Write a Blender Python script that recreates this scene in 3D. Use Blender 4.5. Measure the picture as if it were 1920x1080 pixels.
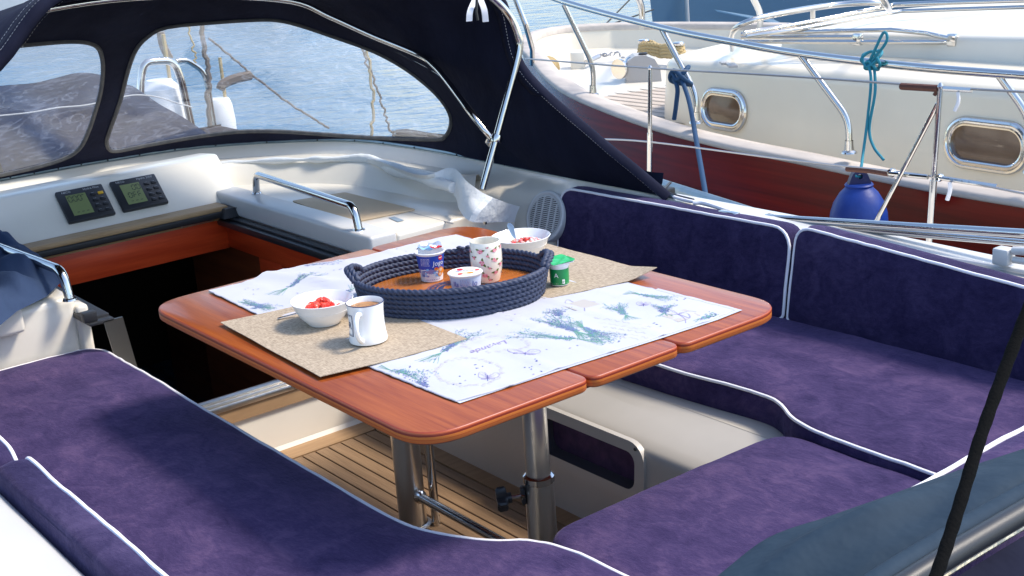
import bpy, bmesh, math, random
from mathutils import Vector, Matrix, noise
from mathutils.geometry import delaunay_2d_cdt
import numpy as np
for o in list(bpy.data.objects): bpy.data.objects.remove(o)
SC = bpy.context.scene
COL = SC.collection
# ------------------------------------------------------------------ camera, world, sun, exposure
FPX, YAW, PIT, ROLL = 2418.63, .650368, .297888, .073079
Fv = Vector((math.sin(YAW)*math.cos(PIT), math.cos(YAW)*math.cos(PIT), -math.sin(PIT)))
Rv = Vector((math.cos(YAW), -math.sin(YAW), 0)); Dv = Fv.cross(Rv)
c_, s_ = math.cos(ROLL), math.sin(ROLL)
RX = c_*Rv + s_*Dv; RY = -s_*Rv + c_*Dv
CAMP = Vector((0, 0, 1.62))
cd = bpy.data.cameras.new('camera'); cam = bpy.data.objects.new('camera', cd); COL.objects.link(cam)
cd.sensor_width = 36; cd.lens = FPX/1920*36; cd.clip_start = .05; cd.clip_end = 2000
M = Matrix((RX, -RY, -Fv)).transposed().to_4x4(); M.translation = CAMP; cam.matrix_world = M
SC.camera = cam
SUN_DIR = Vector((.62, -.42, 1.0)).normalized()          # towards the sun: starboard, slightly aft, high
w = bpy.data.worlds.new('World'); SC.world = w; w.use_nodes = True
nt = w.node_tree; sky = nt.nodes.new('ShaderNodeTexSky'); sky.sky_type = 'NISHITA'; sky.sun_disc = False
sky.sun_elevation = math.asin(SUN_DIR.z); sky.sun_rotation = math.atan2(SUN_DIR.x, SUN_DIR.y)
sky.air_density = 1.0; sky.dust_density = 1.0; sky.ozone_density = 1.6
bg = nt.nodes['Background']; nt.links.new(sky.outputs[0], bg.inputs[0]); bg.inputs[1].default_value = .15
sl = bpy.data.lights.new('sun', 'SUN'); sun = bpy.data.objects.new('sun', sl); COL.objects.link(sun)
sl.energy = 2.15; sl.angle = math.radians(12); sl.color = (1, .91, .78)
sun.rotation_euler = SUN_DIR.to_track_quat('Z', 'Y').to_euler()
SC.view_settings.view_transform = 'Standard'; SC.view_settings.look = 'None'
SC.view_settings.exposure = 1.12; SC.view_settings.gamma = 1
SC.cycles.transparent_max_bounces = 16

def at(px, py, axis, val):
    """the point of the plane {axis = val} that the photograph shows at a pixel (1920 px wide)"""
    d = RX*(px-960) + RY*(py-540) + Fv*FPX
    t = (val-CAMP[axis])/d[axis]; return CAMP + d*t
def pt(px, py, dist):
    d = (RX*(px-960) + RY*(py-540) + Fv*FPX).normalized(); return CAMP + d*dist
def onplane(px, py, p0, n):
    d = RX*(px-960) + RY*(py-540) + Fv*FPX
    return CAMP + d*((p0-CAMP).dot(n)/d.dot(n))
def proj(p):
    v = Vector(p)-CAMP; z = v.dot(Fv); return (v.dot(RX)/z*FPX+960, v.dot(RY)/z*FPX+540)

# ------------------------------------------------------------------ materials
def mat(name, col, rough=.5, metal=0, var=0, vscale=8, col2=None, bump=0, bscale=40, stretch=(1, 1, 1), detail=5, sheen=0, sheen_tint=(1, 1, 1), coat=0, spec=.5, alpha=None, trans=0, lo=.35, hi=.65, coord='Object', sss=0, bdist=.01):
    m = bpy.data.materials.new(name); m.use_nodes = True; n = m.node_tree.nodes; L = m.node_tree.links
    b = n['Principled BSDF']; b.inputs['Base Color'].default_value = (*col, 1)
    b.inputs['Roughness'].default_value = rough; b.inputs['Metallic'].default_value = metal
    b.inputs['Specular IOR Level'].default_value = spec
    if sheen: b.inputs['Sheen Weight'].default_value = sheen; b.inputs['Sheen Roughness'].default_value = .35; b.inputs['Sheen Tint'].default_value = (*sheen_tint, 1)
    if coat: b.inputs['Coat Weight'].default_value = coat; b.inputs['Coat Roughness'].default_value = .08
    if trans: b.inputs['Transmission Weight'].default_value = trans
    tc = n.new('ShaderNodeTexCoord'); mp = n.new('ShaderNodeMapping'); mp.inputs['Scale'].default_value = stretch
    L.new(tc.outputs[coord], mp.inputs[0])
    if col2 is not None:
        t = n.new('ShaderNodeTexNoise'); t.inputs['Scale'].default_value = vscale; t.inputs['Detail'].default_value = detail
        t.inputs['Roughness'].default_value = .6
        L.new(mp.outputs[0], t.inputs['Vector'])
        r = n.new('ShaderNodeValToRGB'); r.color_ramp.elements[0].position = lo; r.color_ramp.elements[1].position = hi
        r.color_ramp.elements[0].color = (*col, 1); r.color_ramp.elements[1].color = (*col2, 1)
        L.new(t.outputs[0], r.inputs[0]); L.new(r.outputs[0], b.inputs['Base Color'])
    if bump:
        t2 = n.new('ShaderNodeTexNoise'); t2.inputs['Scale'].default_value = bscale; t2.inputs['Detail'].default_value = 4
        L.new(mp.outputs[0], t2.inputs['Vector'])
        bp = n.new('ShaderNodeBump'); bp.inputs['Strength'].default_value = bump; bp.inputs['Distance'].default_value = bdist
        L.new(t2.outputs[0], bp.inputs['Height']); L.new(bp.outputs[0], b.inputs['Normal'])
    return m
MT = {}
MT['gel'] = mat('gelcoat', (.80, .745, .64), .28, coat=.2, col2=(.75, .69, .59), vscale=2.2, bump=.12, bscale=3)
MT['gelw'] = mat('gelcoat_white', (.60, .595, .58), .35, coat=.05, col2=(.55, .55, .54), vscale=3, bump=.1, bscale=3)
MT['gel_shade'] = mat('gelcoat_shaded', (.49, .455, .40), .4, coat=.1, col2=(.43, .40, .35), vscale=2)  # darker gelcoat copy: shade on the seat fronts is put into its colour
MT['black'] = mat('black_rubber', (.012, .012, .013), .5)
MT['plast'] = mat('black_plastic', (.02, .021, .024), .42, bump=.2, bscale=600, bdist=.001)
MT['steel'] = mat('stainless_steel', (.62, .60, .57), .12, 1, bump=.05, bscale=30)
MT['steelr'] = mat('brushed_steel', (.70, .67, .62), .3, 1, bump=.12, bscale=90, stretch=(1, 1, .1))
MT['dullsteel'] = mat('dull_steel', (.22, .22, .21), .3, .9)
MT['alu'] = mat('aluminium_track', (.32, .40, .44), .38, .85, col2=(.22, .30, .34), vscale=9)
MT['darktrack'] = mat('dark_track', (.03, .033, .037), .35, .3)
def velvet_mat(name, dark, mid, light, sheen):
    m = mat(name, mid, .88, sheen=sheen, sheen_tint=(.6, .5, .78), spec=.1); n = m.node_tree.nodes; L = m.node_tree.links; b = n['Principled BSDF']
    tc = n.new('ShaderNodeTexCoord')
    def nz(sc, st, det, ro, dis=0):
        mp = n.new('ShaderNodeMapping'); mp.inputs['Scale'].default_value = st; L.new(tc.outputs['Object'], mp.inputs[0])
        t = n.new('ShaderNodeTexNoise'); t.inputs['Scale'].default_value = sc; t.inputs['Detail'].default_value = det; t.inputs['Roughness'].default_value = ro; t.inputs['Distortion'].default_value = dis; L.new(mp.outputs[0], t.inputs[0]); return t
    A = nz(2.6, (1, 1.5, 1), 4, .55, .6); B_ = nz(11, (1.4, 1, 1), 9, .68, .8); C_ = nz(60, (2.2, .8, 1.5), 6, .7); D = nz(420, (1, 1, 1), 2, .6)
    def ma(op, x, y):
        q = n.new('ShaderNodeMath'); q.operation = op
        for k, v in ((0, x), (1, y)):
            if isinstance(v, (int, float)): q.inputs[k].default_value = v
            else: L.new(v, q.inputs[k])
        return q.outputs[0]
    f = ma('ADD', ma('ADD', ma('MULTIPLY', A.outputs[0], .30), ma('MULTIPLY', B_.outputs[0], .42)), ma('ADD', ma('MULTIPLY', C_.outputs[0], .20), ma('MULTIPLY', D.outputs[0], .08)))
    r = n.new('ShaderNodeValToRGB'); e = r.color_ramp.elements; e[0].position = .385; e[0].color = (*dark, 1); e[1].position = .625; e[1].color = (*light, 1); q = e.new(.50); q.color = (*mid, 1)
    L.new(f, r.inputs[0]); L.new(r.outputs[0], b.inputs['Base Color'])
    bp = n.new('ShaderNodeBump'); bp.inputs['Strength'].default_value = .5; bp.inputs['Distance'].default_value = .004; L.new(ma('ADD', C_.outputs[0], ma('MULTIPLY', B_.outputs[0], 1.5)), bp.inputs['Height']); L.new(bp.outputs[0], b.inputs['Normal']); return m
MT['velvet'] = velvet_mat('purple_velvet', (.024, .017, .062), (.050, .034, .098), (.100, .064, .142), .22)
MT['velvet_shade'] = velvet_mat('shaded_velvet', (.015, .011, .042), (.032, .024, .070), (.066, .049, .112), .22)  # same velvet darkened: the shade on the backrests is put into its colour
MT['pipe'] = mat('white_piping', (.82, .80, .82), .6)
MT['canvas'] = mat('navy_canvas', (.008, .009, .021), .9, col2=(.014, .016, .034), vscale=5, bump=.5, bscale=7, spec=.12, stretch=(1, 1, .5), bdist=.03)
MT['canvasb'] = mat('blue_canvas', (.025, .045, .10), .85, col2=(.035, .06, .125), vscale=5, bump=.4, bscale=9, spec=.2, bdist=.02)
MT['canvasg'] = mat('slate_canvas', (.013, .030, .052), .8, col2=(.022, .042, .066), vscale=6, bump=.5, bscale=7, spec=.25, bdist=.03)
MT['edging'] = mat('window_binding', (.09, .085, .08), .7, col2=(.05, .05, .055), vscale=30)
MT['whitecan'] = mat('white_vinyl', (.72, .73, .72), .5, bump=.5, bscale=14, bdist=.02)
MT['stitch'] = mat('white_thread', (.8, .8, .8), .8)
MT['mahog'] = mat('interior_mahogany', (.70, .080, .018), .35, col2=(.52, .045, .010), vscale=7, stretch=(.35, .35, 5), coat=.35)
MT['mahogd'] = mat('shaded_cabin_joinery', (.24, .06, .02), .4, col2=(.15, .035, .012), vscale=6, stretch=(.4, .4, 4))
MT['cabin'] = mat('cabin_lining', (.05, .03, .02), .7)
MT['teaklip'] = mat('bare_teak', (.46, .30, .15), .55, col2=(.36, .22, .10), vscale=14, stretch=(.5, 4, 4))
MT['teak'] = mat('teak_sole', (.30, .19, .105), .55, col2=(.185, .112, .06), vscale=12, stretch=(4, .3, 1), detail=8, lo=.3, hi=.72, bump=.2, bscale=60)
MT['teakb'] = mat('teak_margin', (.40, .25, .13), .55, col2=(.30, .18, .09), vscale=12, stretch=(.3, 4, 1), detail=8)
MT['teakg'] = mat('weathered_teak', (.56, .48, .40), .7, col2=(.44, .37, .30), vscale=7, stretch=(2, .6, 1), detail=8)
MT['cap'] = mat('silvered_teak', (.55, .49, .43), .7, col2=(.42, .375, .335), vscale=7, stretch=(2, .5, 1), detail=8)
MT['mat'] = mat('beige_mat', (.64, .49, .32), .85, bump=.3, bscale=300)
MT['cream'] = mat('cream_paint', (.76, .69, .55), .3, col2=(.71, .64, .51), vscale=1.5, coat=.2)
MT['creamw'] = mat('white_paint', (.70, .665, .58), .3, col2=(.65, .61, .53), vscale=1.5)
MT['greyp'] = mat('grey_paint', (.42, .41, .40), .4, bump=.1)
MT['rope_tray'] = mat('navy_cord', (.020, .030, .068), .6, col2=(.032, .045, .092), vscale=60, bump=.4, bscale=500, bdist=.001)
MT['traywood'] = mat('orange_wood', (.55, .18, .035), .25, col2=(.42, .12, .02), vscale=9, stretch=(.5, 6, 1), coat=.4)
MT['china'] = mat('white_china', (.86, .86, .85), .12, coat=.5)
MT['chinac'] = mat('cream_china', (.84, .80, .70), .15, coat=.5)
MT['coffee'] = mat('coffee_crema', (.42, .20, .06), .4, col2=(.16, .06, .015), vscale=70, lo=.45, hi=.7)
MT['yog'] = mat('yoghurt', (.85, .80, .74), .35)
MT['straw'] = mat('strawberry_pieces', (.75, .02, .015), .3, col2=(.80, .12, .07), vscale=120)
MT['pinkb'] = mat('pink_fruit_pieces', (.70, .10, .12), .45, col2=(.80, .42, .40), vscale=130)
MT['brownb'] = mat('grain_pieces', (.33, .17, .10), .7, col2=(.5, .35, .25), vscale=100)
MT['foil'] = mat('foil_lid', (.75, .76, .78), .3, .7, bump=.4, bscale=60)
MT['cupw'] = mat('white_cup_plastic', (.80, .80, .82), .3)
def flat(name, c, r=.5): MT[name] = mat(name, c, r)
flat('blue_print', (.02, .07, .42), .3); flat('navy_print', (.012, .025, .10)); flat('red_print', (.62, .02, .03)); flat('pink_print', (.70, .12, .22)); flat('pink_light', (.80, .38, .45))
flat('leaf_print', (.10, .17, .03)); flat('yellow_print', (.75, .50, .04)); flat('orange_print', (.80, .26, .03)); flat('white_print', (.84, .84, .84)); flat('green_print', (.005, .24, .07), .3)
flat('green_foil', (.01, .42, .10), .25); flat('stem_print', (.12, .32, .24)); flat('lav_print', (.17, .18, .40)); flat('lav_dark', (.08, .09, .28)); flat('teal_print', (.14, .30, .34)); flat('tan_print', (.52, .43, .36)); flat('beige_print', (.47, .43, .39))
flat('lcd_ink', (.02, .03, .02)); flat('lcd', (.20, .24, .10), .25); flat('amber_button', (.75, .42, .02)); flat('grey_print', (.5, .5, .5)); flat('sky_print', (.25, .50, .80)); flat('peach_print', (.82, .60, .42))
MT['lilac_print'] = mat('lilac_print', (.30, .24, .45))
# table: mahogany veneer with grain along y and laminated edge by height
def table_mat():
    m = mat('table_mahogany', (.37, .094, .019), .28, col2=(.20, .036, .007), vscale=11, stretch=(6, .30, 1), detail=10, lo=.3, hi=.7, coat=.12, bump=.05, bscale=40)
    return m
MT['table'] = table_mat()
def edge_mat():
    m = mat('laminated_edge', (.5, .1, .02), .4); n = m.node_tree.nodes; L = m.node_tree.links; b = n['Principled BSDF']
    tc = n.new('ShaderNodeTexCoord'); sp = n.new('ShaderNodeSeparateXYZ'); L.new(tc.outputs['Object'], sp.inputs[0])
    t = n.new('ShaderNodeTexNoise'); t.inputs['Scale'].default_value = 14; t.inputs['Detail'].default_value = 5
    mp = n.new('ShaderNodeMapping'); mp.inputs['Scale'].default_value = (1, 1, 12); L.new(tc.outputs['Object'], mp.inputs[0]); L.new(mp.outputs[0], t.inputs[0])
    mr = n.new('ShaderNodeMapRange'); mr.inputs[1].default_value = .674; mr.inputs[2].default_value = .701; L.new(sp.outputs[2], mr.inputs[0])
    r = n.new('ShaderNodeValToRGB'); cr = r.color_ramp; cr.interpolation = 'CONSTANT'
    cols = [(0, (.20, .035, .01)), (.12, (.58, .15, .028)), (.36, (.50, .10, .02)), (.42, (.60, .17, .03)), (.62, (.22, .025, .01)), (.78, (.42, .075, .02)), (.92, (.27, .04, .015))]
    cr.elements[0].position = 0; cr.elements[0].color = (*cols[0][1], 1); cr.elements[1].position = cols[1][0]; cr.elements[1].color = (*cols[1][1], 1)
    for p, c in cols[2:]: e = cr.elements.new(p); e.color = (*c, 1)
    ad = n.new('ShaderNodeMath'); ad.operation = 'MULTIPLY_ADD'; ad.inputs[1].default_value = .07; L.new(t.outputs[0], ad.inputs[0]); L.new(mr.outputs[0], ad.inputs[2])
    sb = n.new('ShaderNodeMath'); sb.operation = 'SUBTRACT'; sb.inputs[1].default_value = .035; L.new(ad.outputs[0], sb.inputs[0])
    L.new(sb.outputs[0], r.inputs[0]); L.new(r.outputs[0], b.inputs['Base Color']); return m
MT['edge'] = edge_mat()
# hull of the neighbour: varnished mahogany planks
MT['hullm'] = mat('varnished_mahogany', (.225, .010, .003), .2, spec=.35, col2=(.12, .006, .002), vscale=3, stretch=(1, .25, 9), detail=8, coat=0)
def weave_mat():
    m = mat('woven_placemat', (.36, .29, .21), .85); n = m.node_tree.nodes; L = m.node_tree.links; b = n['Principled BSDF']
    tc = n.new('ShaderNodeTexCoord'); mix = []
    for sc in ((90, 560, 1), (560, 90, 1)):
        mp = n.new('ShaderNodeMapping'); mp.inputs['Scale'].default_value = sc; L.new(tc.outputs['Object'], mp.inputs[0])
        t = n.new('ShaderNodeTexNoise'); t.inputs['Scale'].default_value = 1; t.inputs['Detail'].default_value = 3; L.new(mp.outputs[0], t.inputs[0]); mix.append(t)
    a = n.new('ShaderNodeMath'); a.operation = 'ADD'; L.new(mix[0].outputs[0], a.inputs[0]); L.new(mix[1].outputs[0], a.inputs[1])
    h = n.new('ShaderNodeMath'); h.operation = 'MULTIPLY'; h.inputs[1].default_value = .5; L.new(a.outputs[0], h.inputs[0])
    r = n.new('ShaderNodeValToRGB'); r.color_ramp.elements[0].position = .36; r.color_ramp.elements[1].position = .62
    r.color_ramp.elements[0].color = (.235, .18, .125, 1); r.color_ramp.elements[1].color = (.50, .405, .295, 1)
    L.new(h.outputs[0], r.inputs[0]); L.new(r.outputs[0], b.inputs['Base Color'])
    bp = n.new('ShaderNodeBump'); bp.inputs['Strength'].default_value = .6; bp.inputs['Distance'].default_value = .001; L.new(h.outputs[0], bp.inputs['Height']); L.new(bp.outputs[0], b.inputs['Normal'])
    return m
MT['weave'] = weave_mat()
MT['cloth'] = mat('white_cotton', (.50, .51, .57), .85, col2=(.455, .47, .55), vscale=3, bump=.25, bscale=9, bdist=.01)
def pane_mat():
    m = bpy.data.materials.new('clear_vinyl'); m.use_nodes = True; n = m.node_tree.nodes; L = m.node_tree.links
    out = n['Material Output']; n.remove(n['Principled BSDF'])
    tr = n.new('ShaderNodeBsdfTransparent'); tr.inputs[0].default_value = (.93, .96, .98, 1)
    gl = n.new('ShaderNodeBsdfGlossy'); gl.inputs['Roughness'].default_value = .06
    df = n.new('ShaderNodeBsdfTranslucent'); df.inputs[0].default_value = (.85, .9, 1, 1)
    tc = n.new('ShaderNodeTexCoord'); t = n.new('ShaderNodeTexNoise'); t.inputs['Scale'].default_value = 2.2; t.inputs['Detail'].default_value = 6; t.inputs['Distortion'].default_value = 2.2
    L.new(tc.outputs['Object'], t.inputs[0])
    bp = n.new('ShaderNodeBump'); bp.inputs['Strength'].default_value = .14; bp.inputs['Distance'].default_value = .05; L.new(t.outputs[0], bp.inputs['Height']); L.new(bp.outputs[0], gl.inputs['Normal'])
    r = n.new('ShaderNodeMapRange'); r.inputs[1].default_value = .56; r.inputs[2].default_value = .86; r.inputs[3].default_value = .018; r.inputs[4].default_value = .17; L.new(t.outputs[0], r.inputs[0])
    mp2 = n.new('ShaderNodeMapping'); mp2.inputs['Scale'].default_value = (1.1, 1.6, 3.2); mp2.inputs['Rotation'].default_value = (.3, .5, .2); L.new(tc.outputs['Object'], mp2.inputs[0]); t3 = n.new('ShaderNodeTexNoise'); t3.inputs['Scale'].default_value = 2.4; t3.inputs['Detail'].default_value = 3; t3.inputs['Distortion'].default_value = 3.5; L.new(mp2.outputs[0], t3.inputs[0])
    r3 = n.new('ShaderNodeValToRGB'); q = r3.color_ramp.elements; q[0].position = .50; q[0].color = (0, 0, 0, 1); q[1].position = .56; q[1].color = (0, 0, 0, 1); k3 = q.new(.53); k3.color = (.13, .13, .13, 1); L.new(t3.outputs[0], r3.inputs[0])
    ad3 = n.new('ShaderNodeMath'); ad3.operation = 'ADD'; L.new(r.outputs[0], ad3.inputs[0]); L.new(r3.outputs[0], ad3.inputs[1]); r = ad3
    m1 = n.new('ShaderNodeMixShader'); L.new(r.outputs[0], m1.inputs[0]); L.new(tr.outputs[0], m1.inputs[1]); L.new(df.outputs[0], m1.inputs[2])
    lw = n.new('ShaderNodeFresnel'); lw.inputs[0].default_value = 1.45; L.new(bp.outputs[0], lw.inputs['Normal'])
    fm_ = n.new('ShaderNodeMath'); fm_.operation = 'MULTIPLY'; fm_.inputs[1].default_value = .20; L.new(lw.outputs[0], fm_.inputs[0]); m2 = n.new('ShaderNodeMixShader'); L.new(fm_.outputs[0], m2.inputs[0]); L.new(m1.outputs[0], m2.inputs[1]); L.new(gl.outputs[0], m2.inputs[2])
    L.new(m2.outputs[0], out.inputs[0]); return m
MT['pane'] = pane_mat()
MT['tint'] = mat('tinted_glass', (.10, .055, .03), .12, col2=(.16, .10, .06), vscale=2.5, coat=.5)
MT['bluerope'] = mat('blue_rope', (.006, .045, .115), .75, bump=.5, bscale=200, bdist=.002)
MT['tealrope'] = mat('teal_rope', (.01, .20, .27), .7, bump=.5, bscale=200, bdist=.002)
MT['blackrope'] = mat('black_rope', (.005, .005, .005), .95, spec=.08, bump=.6, bscale=300, bdist=.002)
MT['tanrope'] = mat('tan_rope', (.48, .36, .18), .85, bump=.6, bscale=120, bdist=.003)
MT['wire'] = mat('steel_wire', (.45, .45, .46), .35, .8)
MT['tan_grey_line'] = mat('tan_grey_line', (.17, .14, .12), .8)
MT['leather'] = mat('brown_leather', (.11, .035, .02), .7, bump=.4, bscale=50)
MT['fender'] = mat('blue_fender', (.004, .030, .21), .42, col2=(.008, .042, .26), vscale=6, bump=.1, bscale=40)
MT['fenderw'] = mat('white_fender', (.82, .82, .83), .45, bump=.3, bscale=9)
MT['bluehull'] = mat('slate_blue_hull', (.085, .155, .23), .35, col2=(.075, .14, .21), vscale=.6)
MT['bluereflect'] = mat('pale_reflection', (.30, .42, .52), .4)  # colour of the reflection painted on the slate blue hull
def water_mat():
    m = mat('sea_water', (.035, .13, .235), .05, spec=.5); n = m.node_tree.nodes; L = m.node_tree.links; b = n['Principled BSDF']
    b.inputs['IOR'].default_value = 1.33
    tc = n.new('ShaderNodeTexCoord'); mp = n.new('ShaderNodeMapping'); mp.inputs['Scale'].default_value = (1, 1, 1); mp.inputs['Rotation'].default_value = (0, 0, .5); L.new(tc.outputs['Object'], mp.inputs[0])
    t = n.new('ShaderNodeTexNoise'); t.inputs['Scale'].default_value = 3.2; t.inputs['Detail'].default_value = 6; t.inputs['Roughness'].default_value = .55; L.new(mp.outputs[0], t.inputs[0])
    t2 = n.new('ShaderNodeTexNoise'); t2.inputs['Scale'].default_value = .6; t2.inputs['Detail'].default_value = 3; L.new(mp.outputs[0], t2.inputs[0])
    a = n.new('ShaderNodeMath'); a.operation = 'MULTIPLY_ADD'; a.inputs[1].default_value = 2.0; L.new(t2.outputs[0], a.inputs[0]); L.new(t.outputs[0], a.inputs[2])
    bp = n.new('ShaderNodeBump'); bp.inputs['Strength'].default_value = 1; bp.inputs['Distance'].default_value = .055; L.new(a.outputs[0], bp.inputs['Height']); L.new(bp.outputs[0], b.inputs['Normal'])
    return m
MT['water'] = water_mat()

# ------------------------------------------------------------------ mesh helpers
def smooth_by_angle(me, ang=35):
    for p in me.polygons: p.use_smooth = True
    bm = bmesh.new(); bm.from_mesh(me)
    for e in bm.edges:
        if len(e.link_faces) == 2 and e.calc_face_angle(0) > math.radians(ang): e.smooth = False
    bm.to_mesh(me); bm.free()
def obj(name, verts, faces, m, parent=None, smooth=True, mats=None, fm=None, ang=35):
    me = bpy.data.meshes.new(name); me.from_pydata([tuple(v) for v in verts], [], faces); me.validate()
    bm = bmesh.new(); bm.from_mesh(me); bmesh.ops.recalc_face_normals(bm, faces=bm.faces); bm.to_mesh(me); bm.free()
    for mm in (mats or [m]): me.materials.append(MT[mm])
    if fm:
        for p, i in zip(me.polygons, fm): p.material_index = i
    if smooth: smooth_by_angle(me, ang)
    o = bpy.data.objects.new(name, me); COL.objects.link(o)
    if parent is not None:
        o.parent = parent; pm = parent; off = Vector((0, 0, 0))
        while pm is not None: off += pm.location; pm = pm.parent
        o.data.transform(Matrix.Translation(-off))
    return o
def thing(name, label, cat, loc=(0, 0, 0), group=None):
    o = bpy.data.objects.new(name, None); COL.objects.link(o); o.location = loc; o['label'] = label; o['category'] = cat
    o.empty_display_size = .1
    if group: o['group'] = group
    return o
def tag(o, label, cat, group=None):
    o['label'] = label; o['category'] = cat
    if group: o['group'] = group
    return o
class MB:
    def __init__(s): s.v = []; s.f = []; s.m = []
    def add(s, v, f, mi=0):
        n = len(s.v); s.v += [Vector(x) for x in v]; s.f += [tuple(i+n for i in q) for q in f]; s.m += [mi]*len(f); return s
    def build(s, name, m, parent=None, mats=None, smooth=True, ang=35): return obj(name, s.v, s.f, m, parent, smooth, mats, s.m if mats else None, ang)
    def box(s, a, b, r=0, mi=0, seg=2):
        bm = bmesh.new(); bmesh.ops.create_cube(bm, size=1)
        a = Vector(a); b = Vector(b)
        for v in bm.verts: v.co = Vector(((a[i]+b[i])/2 + v.co[i]*(b[i]-a[i]) for i in range(3)))
        if r: bmesh.ops.bevel(bm, geom=bm.edges[:], offset=r, segments=seg, profile=.5, affect='EDGES')
        bm.verts.index_update(); s.add([v.co.copy() for v in bm.verts], [[v.index for v in f.verts] for f in bm.faces], mi); bm.free(); return s
    def obox(s, c, ax, hs, r=0, mi=0):
        """oriented box: centre, three unit axes, half sizes"""
        bm = bmesh.new(); bmesh.ops.create_cube(bm, size=2)
        for v in bm.verts: v.co = Vector([v.co[i]*hs[i] for i in range(3)])
        if r: bmesh.ops.bevel(bm, geom=bm.edges[:], offset=r, segments=2, profile=.5, affect='EDGES')
        bm.verts.index_update()
        s.add([Vector(c)+ax[0]*v.co[0]+ax[1]*v.co[1]+ax[2]*v.co[2] for v in bm.verts], [[v.index for v in f.verts] for f in bm.faces], mi); bm.free(); return s
    def hexa(s, p, mi=0):
        """p: 4 bottom points then 4 top points"""
        return s.add(p, [(3, 2, 1, 0), (4, 5, 6, 7), (0, 1, 5, 4), (1, 2, 6, 5), (2, 3, 7, 6), (3, 0, 4, 7)], mi)
    def tube(s, pts, r, n=10, mi=0, caps=True, closed=False, rf=None):
        pts = [Vector(p) for p in pts]; k = len(pts); T = []
        for i in range(k):
            a = pts[(i-1) % k] if (closed or i > 0) else pts[i]; b = pts[(i+1) % k] if (closed or i < k-1) else pts[i]
            d = (b-a); T.append(d.normalized() if d.length > 1e-9 else Vector((0, 0, 1)))
        up = Vector((0, 0, 1)) if abs(T[0].z) < .9 else Vector((1, 0, 0))
        N = (up - T[0]*up.dot(T[0])).normalized(); vs = []
        for i in range(k):
            N = (N - T[i]*N.dot(T[i])); N = N.normalized() if N.length > 1e-6 else T[i].orthogonal().normalized()
            B = T[i].cross(N); rr = rf(i/(k-1)) if rf else r
            vs += [pts[i] + (N*math.cos(a*2*math.pi/n)+B*math.sin(a*2*math.pi/n))*rr for a in range(n)]
        fs = []
        for i in range(k if closed else k-1):
            j = (i+1) % k
            fs += [(i*n+a, i*n+(a+1) % n, j*n+(a+1) % n, j*n+a) for a in range(n)]
        if caps and not closed: fs += [tuple(range(n)), tuple((k-1)*n+a for a in range(n))]
        return s.add(vs, fs, mi)
    def lathe(s, prof, c=(0, 0, 0), n=40, mi=0, axis=None):
        c = Vector(c); vs = []; fs = []
        if axis is None: ax = (Vector((1, 0, 0)), Vector((0, 1, 0)), Vector((0, 0, 1)))
        else:
            z = Vector(axis).normalized(); x = z.orthogonal().normalized(); ax = (x, z.cross(x), z)
        for r, z in prof:
            vs += [c + ax[0]*max(r, 1e-5)*math.cos(a*2*math.pi/n) + ax[1]*max(r, 1e-5)*math.sin(a*2*math.pi/n) + ax[2]*z for a in range(n)]
        for i in range(len(prof)-1):
            fs += [(i*n+a, i*n+(a+1) % n, (i+1)*n+(a+1) % n, (i+1)*n+a) for a in range(n)]
        return s.add(vs, fs, mi)
def spline(pts, k=8, closed=False):
    P = [Vector(p) for p in pts]; n = len(P); out = []
    for i in range(n if closed else n-1):
        if closed: a, b, c, d = P[(i-1) % n], P[i], P[(i+1) % n], P[(i+2) % n]
        else: b, c = P[i], P[i+1]; a = P[i-1] if i else b*2-c; d = P[i+2] if i+2 < n else c*2-b
        for j in range(k):
            t = j/k; out.append(.5*((2*b)+(c-a)*t+(2*a-5*b+4*c-d)*t*t+(3*b-a-3*c+d)*t**3))
    if not closed: out.append(P[-1])
    return out
def fillet(pts, r, k=6, closed=False):
    P = [Vector(p) for p in pts]; n = len(P); out = []
    for i in range(n):
        if not closed and i in (0, n-1): out.append(P[i]); continue
        rr = r[i] if isinstance(r, (list, tuple)) else r
        a, b, c = P[i-1], P[i], P[(i+1) % n]; u = (a-b); v = (c-b)
        q = min(rr, u.length*.48, v.length*.48)
        if q < 1e-5: out.append(b); continue
        p0 = b+u.normalized()*q; p1 = b+v.normalized()*q
        for j in range(k+1):
            t = j/k; out.append(p0*(1-t)**2+b*2*t*(1-t)+p1*t*t)
    return out
def inpoly(x, y, P):
    c = False; j = len(P)-1
    for i in range(len(P)):
        if (P[i][1] > y) != (P[j][1] > y) and x < (P[j][0]-P[i][0])*(y-P[i][1])/(P[j][1]-P[i][1])+P[i][0]: c = not c
        j = i
    return c
def edist(x, y, P):
    A = np.array([(p[0], p[1]) for p in P]); B = np.roll(A, -1, 0); d = B-A; q = np.array((x, y))-A
    t = np.clip((q*d).sum(1)/np.maximum((d*d).sum(1), 1e-12), 0, 1); return float(np.sqrt(((q-d*t[:, None])**2).sum(1)).min())
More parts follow.
